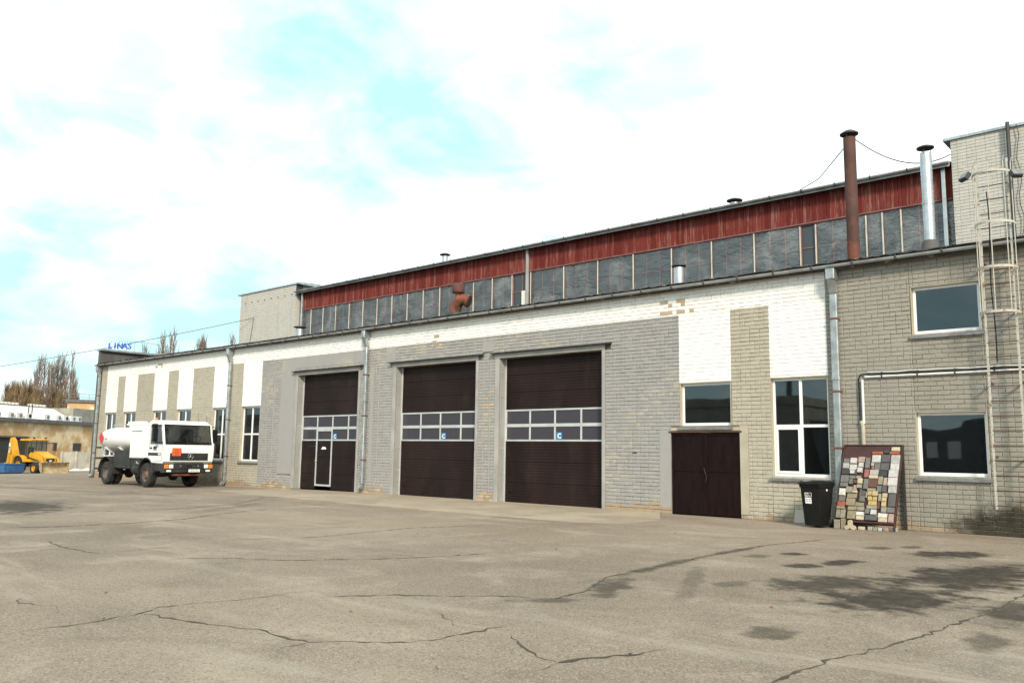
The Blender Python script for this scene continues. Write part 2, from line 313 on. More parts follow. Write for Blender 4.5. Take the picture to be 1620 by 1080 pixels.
# ---------------------------------------------------------------- mesh helpers
class MB:
    def __init__(s): s.v = []; s.f = []; s.r = []; s.rv = .5
    def add(s, vs, fs):
        o = len(s.v); s.v += [tuple(p) for p in vs]; s.r += [s.rv]*len(vs); s.f += [tuple(o+i for i in f) for f in fs]; return s
    def box(s, x0, x1, y0, y1, z0, z1):
        return s.add([(x, y, z) for z in (z0, z1) for y in (y0, y1) for x in (x0, x1)],
                     [(0, 2, 3, 1), (4, 5, 7, 6), (0, 1, 5, 4), (2, 6, 7, 3), (0, 4, 6, 2), (1, 3, 7, 5)])
    def cbox(s, x0, x1, y0, y1, z0, z1, b=.01):
        """box with chamfered edges"""
        b = min(b, (x1-x0)*.45, (y1-y0)*.45, (z1-z0)*.45)
        X = (x0, x1); Y = (y0, y1); Z = (z0, z1); vs = []; idx = {}
        for i in (0, 1):
            for j in (0, 1):
                for k in (0, 1):
                    sx, sy, sz = (1, -1)[i]*b, (1, -1)[j]*b, (1, -1)[k]*b
                    c = (X[i], Y[j], Z[k])
                    idx[i, j, k, 0] = len(vs); vs.append((c[0], c[1]+sy, c[2]+sz))
                    idx[i, j, k, 1] = len(vs); vs.append((c[0]+sx, c[1], c[2]+sz))
                    idx[i, j, k, 2] = len(vs); vs.append((c[0]+sx, c[1]+sy, c[2]))
        F = []
        def q(*a): F.append(tuple(idx[t] for t in a))
        q((0,0,0,0),(0,0,1,0),(0,1,1,0),(0,1,0,0)); q((1,0,0,0),(1,1,0,0),(1,1,1,0),(1,0,1,0))
        q((0,0,0,1),(1,0,0,1),(1,0,1,1),(0,0,1,1)); q((0,1,0,1),(0,1,1,1),(1,1,1,1),(1,1,0,1))
        q((0,0,0,2),(0,1,0,2),(1,1,0,2),(1,0,0,2)); q((0,0,1,2),(1,0,1,2),(1,1,1,2),(0,1,1,2))
        for a in (0, 1):
            for c in (0, 1):
                q((a,c,0,0),(a,c,0,1),(a,c,1,1),(a,c,1,0)); q((a,0,c,0),(a,1,c,0),(a,1,c,2),(a,0,c,2)); q((0,a,c,1),(1,a,c,1),(1,a,c,2),(0,a,c,2))
        for i in (0, 1):
            for j in (0, 1):
                for k in (0, 1): q((i,j,k,0),(i,j,k,1),(i,j,k,2))
        return s.add(vs, F)
    def tube(s, pts, r, n=8, cap=True):
        pts = [Vector(p) for p in pts]; m = len(pts)
        rs = r if isinstance(r, (list, tuple)) else [r]*m
        vs = []; fs = []; up = None
        for i, p in enumerate(pts):
            d = (pts[min(i+1, m-1)] - pts[max(i-1, 0)]).normalized()
            if up is None: up = Vector((0, 0, 1)) if abs(d.z) < .9 else Vector((1, 0, 0))
            a = d.cross(up).normalized(); b2 = a.cross(d).normalized(); up = b2
            for k in range(n):
                t = 2*math.pi*k/n; vs.append(p + (a*math.cos(t) + b2*math.sin(t))*rs[i])
        for i in range(m-1):
            for k in range(n):
                k2 = (k+1) % n; fs.append((i*n+k, (i+1)*n+k, (i+1)*n+k2, i*n+k2))
        if cap: fs += [tuple(range(n)), tuple(range((m-1)*n+n-1, (m-1)*n-1, -1))]
        return s.add(vs, fs)
    def lathe(s, prof, c, ax='z', n=24):
        """profile of (radius, height) turned about an axis through c"""
        vs = []; fs = []
        for (r, h) in prof:
            for k in range(n):
                t = 2*math.pi*k/n; a, b2 = r*math.cos(t), r*math.sin(t)
                p = {'z': (a, b2, h), 'y': (a, h, b2), 'x': (h, a, b2)}[ax]
                vs.append((c[0]+p[0], c[1]+p[1], c[2]+p[2]))
        for i in range(len(prof)-1):
            for k in range(n):
                k2 = (k+1) % n; fs.append((i*n+k, i*n+k2, (i+1)*n+k2, (i+1)*n+k))
        return s.add(vs, fs)
    def prism(s, poly, a0, a1, ax='y'):
        n = len(poly); f = {'y': lambda u, v, a: (u, a, v), 'x': lambda u, v, a: (a, u, v), 'z': lambda u, v, a: (u, v, a)}[ax]
        vs = [f(u, v, a0) for u, v in poly] + [f(u, v, a1) for u, v in poly]
        fs = [tuple(range(n)), tuple(range(2*n-1, n-1, -1))] + [(i, n+i, n+(i+1) % n, (i+1) % n) for i in range(n)]
        return s.add(vs, fs)
    def build(s, name, m, parent=None, smooth=False, local=False, kind=None, xf=None):
        me = bpy.data.meshes.new(name); vv = s.v
        if xf is not None: vv = [tuple(xf @ Vector(p)) for p in s.v]
        me.from_pydata(vv, [], s.f); me.materials.append(MATS[m])
        a = me.attributes.new('rnd', 'FLOAT', 'POINT'); a.data.foreach_set('value', s.r)
        if smooth:
            me.polygons.foreach_set('use_smooth', [True]*len(me.polygons)); me.set_sharp_from_angle(angle=R(38))
        return link(name, me, parent, local, kind)
def link(name, me, parent=None, local=False, kind=None):
    o = bpy.data.objects.new(name, me); col.objects.link(o)
    if parent is not None:
        o.parent = parent
        if not local:
            o.matrix_parent_inverse = Matrix.Translation(-WLOC[parent.name])
            WLOC[o.name] = Vector((0, 0, 0))
    else: WLOC[o.name] = Vector((0, 0, 0))
    if kind: o['kind'] = kind
    return o
WLOC = {}
def tag(o, label=None, cat=None, group=None, kind=None):
    if label: o['label'] = label
    if cat: o['category'] = cat
    if group: o['group'] = group
    if kind: o['kind'] = kind
    return o
def thing(name, loc, label, cat, group=None, rz=0):
    o = bpy.data.objects.new(name, None); col.objects.link(o); o.location = loc; o.rotation_euler.z = rz
    WLOC[o.name] = Vector(loc); o.empty_display_size = .3
    return tag(o, label, cat, group)
def one(name, mname, label, cat, fn, group=None, **k):
    mb = MB(); fn(mb); return tag(mb.build(name, mname, **k), label, cat, group)
def part(name, mname, parent, fn, **k):
    mb = MB(); fn(mb); return mb.build(name, mname, parent, **k)
def text(body, size, origin, ux, uy, mname, parent, name='lettering', ext=.004, align='LEFT', bold=.0, local=False):
    cu = bpy.data.curves.new(name, 'FONT'); cu.body = body; cu.size = size; cu.extrude = ext; cu.align_x = align; cu.offset = bold; cu.resolution_u = 3
    to = bpy.data.objects.new('tmp', cu); col.objects.link(to)
    dg = bpy.context.evaluated_depsgraph_get(); me = bpy.data.meshes.new_from_object(to.evaluated_get(dg))
    bpy.data.objects.remove(to); ux = Vector(ux).normalized(); uy = Vector(uy).normalized(); uz = ux.cross(uy)
    me.transform(Matrix.Translation(origin) @ Matrix((ux, uy, uz)).transposed().to_4x4())
    me.materials.clear(); me.materials.append(MATS[mname]); me.name = name
    return link(name, me, parent, local)

def lerp_tab(x, tab):
    if x <= tab[0][0]: return tab[0][1]
    for (a, va), (b, vb) in zip(tab, tab[1:]):
        if x <= b: return va + (vb-va)*(x-a)/(b-a)
    return tab[-1][1]
def gz(x, y=0): return lerp_tab(x, [(-110, -1.0), (-80, -.82), (-60, -.38), (-48, -.15), (-36, -.11), (-24, 0)])

# ---------------------------------------------------------------- ground
def ground():
    xs = [-3000, -1200, -500, -250, -150, -110, -95, -80, -70, -60, -54, -48, -42, -36, -30, -24, -12, 0, 12, 60, 300, 1200, 3000]
    ys = [-3000, -1000, -300, -100, -40, -15, 0, 10, 20, 30, 45, 70, 150, 400, 1200, 3000]
    mb = MB(); nx = len(xs)
    mb.add([(x, y, gz(x)) for y in ys for x in xs], [(j*nx+i, j*nx+i+1, (j+1)*nx+i+1, (j+1)*nx+i) for j in range(len(ys)-1) for i in range(nx-1)])
    return mb.build('asphalt_ground', 'asphalt', kind='structure')
GROUND = ground()
CRACKS = [
 ([(-14.88,5.47),(-13.94,5.3),(-13.36,5.32),(-12.58,5.37)], .035), ([(-12.58,5.37),(-12.76,6.0),(-12.79,6.83)], .02),
 ([(-7.76,2.56),(-7.81,2.86),(-7.78,3.26),(-7.9,3.76),(-8.09,4.03),(-8.04,4.33),(-7.9,4.87),(-7.88,5.31),(-7.92,5.72)], .016),
 ([(-7.9,3.76),(-7.39,3.87),(-7.0,3.96),(-6.53,4.16),(-6.11,4.14),(-5.81,4.17),(-5.58,4.44),(-5.24,4.74),(-5.16,5.02),(-5.17,5.4),(-5.14,5.87)], .026),
 ([(-5.82,3.8),(-5.81,4.17)], .022), ([(-6.13,5.83),(-5.57,5.53),(-5.28,5.44)], .016), ([(-9.55,3.26),(-9.19,3.17),(-8.91,3.3),(-8.82,3.38),(-8.41,3.24)], .016),
 ([(-17.67,5.65),(-17.31,6.63),(-17.28,7.83),(-17.55,9.18),(-18.46,10.59),(-19.37,12.54)], .05),
 ([(-11.47,5.76),(-11.05,6.38),(-10.27,6.89),(-9.51,7.96),(-9.12,8.83),(-8.94,9.74)], .03),
 ([(-7.51,5.41),(-7.16,6.01),(-6.65,6.46),(-6.14,7.0),(-5.75,7.05)], .026),
 ([(-2.62,5.2),(-2.6,5.66),(-2.6,6.08),(-2.53,6.74),(-2.39,7.49),(-2.27,8.41),(-2.16,9.7),(-2.11,11.25),(-1.96,14.23)], .026),
 ([(-4.84,5.52),(-4.46,5.25),(-4.13,5.08),(-3.98,5.08),(-3.9,5.37),(-3.7,5.71),(-3.6,6.11)], .034), ([(-3.98,5.08),(-3.95,4.79),(-4.0,4.57)], .022),
 ([(-5.72,7.02),(-5.78,7.83),(-6.25,8.93),(-6.29,9.72),(-6.43,11.3),(-6.49,12.29),(-6.53,14.09),(-6.21,16.13)], .03),
 ([(-21,8.2),(-20.4,10.1),(-21.5,12.8),(-23.9,15.2)], .05), ([(-30.5,10.2),(-28.8,12.4),(-27.5,14.6)], .06), ([(-13.2,7.6),(-12.6,9.2),(-12.9,11.5),(-12.2,13.6)], .03)]
def crack_mesh(pts, wd, z=.004):
    mb = MB(); fine = []
    for (a, b) in zip(pts, pts[1:]):
        L = math.dist(a, b); n = max(2, int(L/.09))
        for i in range(n):
            t = i/n; nx, ny = -(b[1]-a[1])/L, (b[0]-a[0])/L; j = random.gauss(0, .018) if i else 0
            fine.append((a[0]+(b[0]-a[0])*t+nx*j, a[1]+(b[1]-a[1])*t+ny*j, nx, ny))
    fine.append((*pts[-1], fine[-1][2], fine[-1][3])); vs = []; m = len(fine)
    for i, (x, y, nx, ny) in enumerate(fine):
        e = min(1, min(i, m-1-i)/6+.15); h = wd*.5*e*random.choice((.25, .5, .8, 1.0, 1.2, 1.9))*random.uniform(.8, 1.2)
        vs += [(x+nx*h, y+ny*h, gz(x)+z), (x-nx*h, y-ny*h, gz(x)+z)]
    mb.add(vs, [(2*i, 2*i+1, 2*i+3, 2*i+2) for i in range(m-1)]); return mb
for pts, wd in CRACKS: crack_mesh(pts, wd*.85).build('crack', 'crack', GROUND)
# concrete apron in front of the gates: slabs with joints
AP = thing('concrete_apron', (-18, 17.5, 0), 'pale worn concrete apron in front of the three brown gates', 'apron'); AP['kind'] = 'structure'
def apron():
    front = [(-29.5, 16.6), (-25.66, 15.73), (-19.63, 15.42), (-15.87, 15.34), (-13.49, 15.34), (-11.82, 15.4), (-10.69, 15.9)]
    xs = [-29.5, -26.4, -23.2, -20.0, -16.8, -13.6, -10.69]
    fy = lambda x: lerp_tab(x, front)
    for a, b in zip(xs, xs[1:]):
        n = 8; mb = MB(); vs = []
        for i in range(n+1):
            x = a+.012+(b-a-.024)*i/n; j = random.gauss(0, .03)
            bk = 19.9 if x < -12.2 else 19.9-(x+12.2)*1.6
            for y in (fy(x)+j, bk): vs.append((x, y, gz(x)+.012)); vs.append((x, y, gz(x)-.05))
        fs = []
        for i in range(n):
            o = i*4; fs += [(o, o+4, o+6, o+2), (o+1, o+5, o+4, o)]
        fs += [(0, 2, 3, 1), (n*4, n*4+1, n*4+3, n*4+2)]
        mb.add(vs, fs).build('slab', 'apron_concrete', AP)
apron()
random.seed(11)
def leafbits():
    for i in range(16):
        x = random.uniform(-14, -2); y = random.uniform(3, 17)
        mb = MB(); a = random.uniform(0, 6.3); s = random.uniform(.015, .035)
        mb.add([(x+s*math.cos(a+k*2.1), y+s*.7*math.sin(a+k*2.1), .006+.012*(k == 1)) for k in range(3)] + [(x, y, .02)], [(0, 1, 3), (1, 2, 3), (2, 0, 3)])
        tag(mb.build('dead_leaf', random.choice(['rust', 'twig', 'dark_metal'])), 'small dry leaf lying loose on the open asphalt', 'leaf', 'dry leaves scattered on the asphalt')
leafbits()

# ================================================================ the garage building
FY = 19.6                    # face of the front wall
WT = 5.95                    # top of the front wall
XL, XR = -47.6, 6.0
BLD = thing('garage_building', (-21, FY, 0), 'long brick garage hall with white, grey and beige painted front and red boarded upper storey', 'building')
WIN = [(-46.84, -45.43, 1.01, 3.36), (-44.58, -43.13, 1.01, 3.36), (-41.30, -39.84, 1.01, 3.36), (-38.82, -37.40, 1.01, 3.36), (-35.45, -34.0, 1.01, 3.36), (-33.0, -31.52, 1.01, 3.36),
       (-11.37, -9.89, 2.30, 3.43), (-8.85, -7.41, 1.06, 3.45), (-5.52, -4.13, 4.25, 5.32), (-5.54, -4.13, 1.17, 2.55), (-.8, .6, 1.17, 2.55), (-.8, .6, 4.25, 5.32)]
DOORS = [(-28.85, -24.96), (-22.83, -18.88), (-17.85, -13.88)]
DOP = [(a, b, -.05, 4.5) for a, b in DOORS]
GATE = (-11.65, -9.68, -.05, 2.12)
OPEN = WIN + DOP + [GATE]

def cellwall(xs, zs, solid, y0, y1):
    mb = MB(); nx, nz = len(xs)-1, len(zs)-1
    S = lambda i, k: 0 <= i < nx and 0 <= k < nz and solid((xs[i]+xs[i+1])/2, (zs[k]+zs[k+1])/2)
    for i in range(nx):
        for k in range(nz):
            if not S(i, k): continue
            a, b, c, d = xs[i], xs[i+1], zs[k], zs[k+1]
            mb.add([(a, y0, c), (b, y0, c), (b, y0, d), (a, y0, d)], [(0, 1, 2, 3)])
            mb.add([(a, y1, c), (b, y1, c), (b, y1, d), (a, y1, d)], [(3, 2, 1, 0)])
            if not S(i-1, k): mb.add([(a, y0, c), (a, y0, d), (a, y1, d), (a, y1, c)], [(0, 1, 2, 3)])
            if not S(i+1, k): mb.add([(b, y0, c), (b, y0, d), (b, y1, d), (b, y1, c)], [(3, 2, 1, 0)])
            if not S(i, k-1): mb.add([(a, y0, c), (b, y0, c), (b, y1, c), (a, y1, c)], [(3, 2, 1, 0)])
            if not S(i, k+1): mb.add([(a, y0, d), (b, y0, d), (b, y1, d), (a, y1, d)], [(0, 1, 2, 3)])
    return mb

# painted fields of the front, laid as real bricks (250 x 88 mm, 10 mm joints)
ZONES = []   # x0, x1, z0, z1, material, bond
def Zn(*a): ZONES.append(a)
Zn(XL, -46.85, -.5, WT, 'paint_beige', 'mix')
Zn(-46.85, -7.41, 5.25, WT, 'paint_band', 'mix')
pan = [(-46.85, -45.43), (-44.6, -43.13), (-41.32, -39.84), (-38.82, -37.40), (-35.48, -34.0), (-33.0, -31.52)]
prev = -46.85
for a, b in pan:
    if a > prev+.01: Zn(prev, a, 3.36, 5.25, 'paint_beige', 'mix')
    Zn(a, b, 3.36, 5.25, 'paint_white', 'run'); prev = b
Zn(-46.85, -31.52, -.5, 3.36, 'paint_beige', 'mix')
RND = [(-30.05, -29.1, .55, 5.25), (-29.1, -24.7, 4.78, 5.25), (-24.28, -24.05, .4, 4.6), (-23.4, -22.9, 4.7, 5.25), (-18.62, -18.12, 4.75, 5.1),
       (-12.0, -11.65, .1, 2.2), (-9.68, -9.45, .1, 2.3), (-11.65, -9.68, 2.17, 2.26)]
Zn(-31.52, -11.38, -.2, 5.25, 'paint_grey', 'mix')
Zn(-11.38, -9.88, 3.43, 5.25, 'paint_white', 'run'); Zn(-11.38, -9.88, -.2, 3.43, 'paint_beige', 'mix')
Zn(-9.88, -8.85, -.2, 5.25, 'paint_beige', 'mix')
Zn(-8.85, -7.41, 3.45, 5.25, 'paint_white', 'run'); Zn(-8.85, -7.41, -.2, 3.45, 'paint_beige', 'mix')
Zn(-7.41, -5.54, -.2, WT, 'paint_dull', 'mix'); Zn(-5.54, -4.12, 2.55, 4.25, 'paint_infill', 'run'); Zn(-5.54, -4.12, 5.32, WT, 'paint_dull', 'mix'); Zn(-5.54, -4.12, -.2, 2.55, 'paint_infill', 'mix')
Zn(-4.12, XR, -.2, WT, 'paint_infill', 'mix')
NOB = OPEN + RND
xs = sorted({XL, XR, *[o[0] for o in OPEN], *[o[1] for o in OPEN], *[q[0] for q in ZONES], *[q[1] for q in ZONES]}); zs = sorted({-.6, WT, *[o[2] for o in OPEN], *[o[3] for o in OPEN], *[q[2] for q in ZONES], *[q[3] for q in ZONES]})
inop = lambda x, z: any(a < x < b and c < z < d for a, b, c, d in OPEN)
WALL = cellwall(xs, zs, lambda x, z: not inop(x, z), FY+.015, FY+.42).build('front_wall', 'mortar', BLD)
MI = {}
for zm, jm in (('paint_white', 'joint_white'), ('paint_band', 'joint_band'), ('paint_grey', 'joint_grey')): WALL.data.materials.append(MATS[jm]); MI[zm] = len(WALL.data.materials)-1
for pl in WALL.data.polygons:
    c = pl.center
    if c.y < FY+.016:
        for (a, b, e, f, m, bond) in ZONES:
            if a < c.x < b and e < c.z < f: pl.material_index = MI.get(m, 0)
DF = [(a, b) for a, b in DOORS]
NOB += [(a-.17, a, -.3, 4.5) for a, b in DF] + [(b, b+.11, -.3, 4.5) for a, b in DF] + [(a-.28, b+.3, 4.5, 4.66) for a, b in DF]

def lay(x0, x1, z0, z1, bond, cuts, C=.1, J=.010, org=0.):
    """bricks of one field: list of (x0, x1, z0, z1)"""
    res = []; k0 = math.floor((z0-.0001)/C)
    for k in range(k0, math.ceil(z1/C)):
        a, b = max(k*C, z0), min((k+1)*C-J, z1)
        if b-a < .03: continue
        rng = random.Random(k*977+int(x0*131)); x = math.floor((x0-org)/.26)*.26+org - (.13 if k % 2 else 0); row = []
        if bond == 'run': 
            while x < x1: row.append((x, x+.26-J*.5)); x += .26
        else:
            head = (k % 2 == 1)
            while x < x1:
                L = .13 if (head and rng.random() < .72) or rng.random() < .06 else .26
                row.append((x, x+L-J*.6)); x += L
        blk = [(c0, c1) for c0, c1, d0, d1 in cuts if min(d1, b)-max(d0, a) > .35*(b-a)]
        part_ = [(d0, d1, c0, c1) for c0, c1, d0, d1 in cuts if 0 < min(d1, b)-max(d0, a) <= .35*(b-a)]
        for p, q in row:
            p, q = max(p, x0+J*.4), min(q, x1-J*.4); segs = [(p, q)]
            for c0, c1 in blk:
                ns = []
                for s0, s1 in segs:
                    if c1 <= s0 or c0 >= s1: ns.append((s0, s1)); continue
                    if c0 > s0: ns.append((s0, c0))
                    if c1 < s1: ns.append((c1, s1))
                segs = ns
            for s0, s1 in segs:
                aa, bb = a, b
                for d0, d1, c0, c1 in part_:
                    if c0 < s1 and c1 > s0:
                        if d0 > aa: bb = min(bb, d0)
                        else: aa = max(aa, d1)
                if s1-s0 > .035 and bb-aa > .03: res.append((s0, s1, aa, bb))
    return res
def brick(mb, x0, x1, z0, z1, yf, yb, ch=.005):
    jj = .0035 if ch < .006 else .0065; j = lambda: random.uniform(-jj, jj)
    mb.rv = random.random()
    y = yf + random.choice((0, 0, 0, .001, .002, .003)) + random.uniform(-.002, .002)
    mb.add([(x0+j(), yb, z0), (x1+j(), yb, z0), (x1+j(), yb, z1), (x0+j(), yb, z1), (x0+j(), y+ch, z0+j()), (x1+j(), y+ch, z0+j()), (x1+j(), y+ch, z1+j()), (x0+j(), y+ch, z1+j()),
            (x0+ch, y, z0+ch), (x1-ch, y, z0+ch), (x1-ch, y+j()*.5, z1-ch), (x0+ch, y+j()*.5, z1-ch)],
           [(0, 1, 5, 4), (1, 2, 6, 5), (2, 3, 7, 6), (3, 0, 4, 7), (4, 5, 9, 8), (5, 6, 10, 9), (6, 7, 11, 10), (7, 4, 8, 11), (8, 9, 10, 11)])
random.seed(3)
allb = []
BARE = [(-11.95, -10.9, 5.28, 5.68, .5), (-18.62, -18.15, 2.7, 3.5, .3), (-21.0, -20.5, 4.85, 5.6, .25), (-18.8, -18.0, .0, .3, .5), (-24.9, -23.1, .0, .4, .35), (-41.4, -40.6, 5.4, 5.7, .3), (-31.5, -29.2, -.2, .2, .4)]
for (a, b, c, d, m, bond) in ZONES:
    for q in lay(a, b, c, d, bond, NOB):
        xm, zm = (q[0]+q[1])/2, (q[2]+q[3])/2; bare = any(e < xm < f and g < zm < h and random.random() < pr for e, f, g, h, pr in BARE)
        allb.append((q, 'brick_bare' if bare else m))
def near(q):
    x = (q[0]+q[1])/2; z = (q[2]+q[3])/2
    vis = -7.35 < x < -4.15 and .3 < z < 5.8
    size = (q[1]-q[0])*(q[3]-q[2])
    return (0 if vis and size > .015 else 1, (x*x+FY*FY+(z-1.5)**2))
allb.sort(key=lambda t: near(t[0]))
for q, m in allb[:295]:
    mb = MB(); brick(mb, *q, FY, FY+.019, .005 if m == 'paint_white' else .009); mb.build('brick', m, WALL)
rest = {}
for q, m in allb[295:]: brick(rest.setdefault(m, MB()), *q, FY, FY+.019, .005 if m == 'paint_white' else .009)
for m, mb in rest.items(): mb.build('brick_courses', m, WALL, kind='stuff')
# smooth rendered strips
for i, (a, b, c, d) in enumerate(RND):
    part('render_patch', 'paint_grey' if i < 6 else 'render_beige', WALL, lambda mb: mb.cbox(a+.003, b-.003, FY-.004, FY+.02, c+.003, d-.003, .003))
for a, b, c, d in WIN:   # thin rendered margins inside the reveals
    def rv(mb, a=a, b=b, c=c, d=d):
        mb.box(a+.002, a+.02, FY+.004, FY+.2, c+.002, d-.002); mb.box(b-.02, b-.002, FY+.004, FY+.2, c+.002, d-.002); mb.box(a+.021, b-.021, FY+.004, FY+.2, d-.02, d-.002)
    part('reveal', 'render_beige', WALL, rv)
# a hole and knocks by gate three
part('wall_socket_hole', 'dark_metal', WALL, lambda mb: mb.cbox(-12.86, -12.72, FY-.006, FY+.01, 1.56, 1.61, .004))

# ------------------------------------------------ windows
def window(a, b, c, d, cols=1, rows=1, transom=None, sash=False, sill=True, curtain=False):
    y = FY+.105; fr = .06; a += .02; b -= .02; d -= .02
    wobj = part('window', 'pvc', BLD, lambda mb: (mb.cbox(a, a+fr, y, y+.07, c, d, .006), mb.cbox(b-fr, b, y, y+.07, c, d, .006), mb.cbox(a+fr, b-fr, y+.001, y+.069, c, c+fr*1.25, .006), mb.cbox(a+fr, b-fr, y+.001, y+.069, d-fr, d, .006)))
    xm = (a+b)/2; ts = transom
    if cols == 2: part('mullion', 'pvc', wobj, lambda mb: mb.cbox(xm-.035, xm+.035, y-.004, y+.066, c+fr*1.25, d-fr, .006))
    if ts:
        for (p, q) in ((a+fr, xm-.035), (xm+.035, b-fr)): part('transom', 'pvc', wobj, lambda mb: mb.cbox(p, q, y-.002, y+.064, ts-.035, ts+.035, .006))
    xsp = [(a+fr, xm-.035), (xm+.035, b-fr)] if cols == 2 else [(a+fr, b-fr)]
    zsp = [(c+fr*1.25, ts-.035), (ts+.035, d-fr)] if ts else [(c+fr*1.25, d-fr)]
    for i, (p, q) in enumerate(xsp):
        for k, (e, f) in enumerate(zsp):
            if sash and i == 0 and k == 0:
                part('sash', 'pvc', wobj, lambda mb: (mb.cbox(p, p+.05, y-.012, y+.05, e, f, .006), mb.cbox(q-.05, q, y-.012, y+.05, e, f, .006), mb.cbox(p+.05, q-.05, y-.011, y+.049, e, e+.06, .006), mb.cbox(p+.05, q-.05, y-.011, y+.049, f-.05, f, .006)))
            part('pane', 'window_glass', wobj, lambda mb: mb.box(p-.004, q+.004, y+.03, y+.036, e-.004, f+.004))
            if curtain:
                def cu(mb, p=p, q=q, e=e, f=f, i=i):
                    x0, x1 = (p, p+(q-p)*random.uniform(.35, .8)) if i == 0 else (q-(q-p)*random.uniform(.2, .6), q)
                    n = 14; vs = []
                    for j in range(n+1):
                        x = x0+(x1-x0)*j/n; yy = y+.28+.03*math.sin(j*1.9)
                        vs += [(x, yy, e-.1), (x, yy, f+.1)]
                    mb.add(vs, [(2*j, 2*j+2, 2*j+3, 2*j+1) for j in range(n)])
                part('curtain', 'curtain', wobj, cu)
    if sill: part('sill', 'sill_metal', wobj, lambda mb: mb.add([(a-.06, y, c-.012), (b+.06, y, c-.012), (b+.06, FY-.06, c-.045), (a-.06, FY-.06, c-.045), (a-.06, y, c-.03), (b+.06, y, c-.03), (b+.06, FY-.06, c-.10), (a-.06, FY-.06, c-.10)],
            [(0, 3, 2, 1), (3, 7, 6, 2), (4, 5, 6, 7), (0, 4, 7, 3), (1, 2, 6, 5)]))
    return wobj
random.seed(5)
for i in range(6): window(*WIN[i], 2, 2, 2.16, curtain=True)
window(*WIN[6]); window(*WIN[7], 2, 2, 2.27, sash=True); window(*WIN[8]); window(*WIN[9]); window(*WIN[10]); window(*WIN[11])
# dark rooms behind the glass
for (a, b, c, d) in [(-47.3, -30.6, .2, 5.7), (-12.3, 5.7, .2, 5.7)]:
    part('partition', 'interior', BLD, lambda mb: mb.box(a, b, FY+1.9, FY+2.0, c, d))

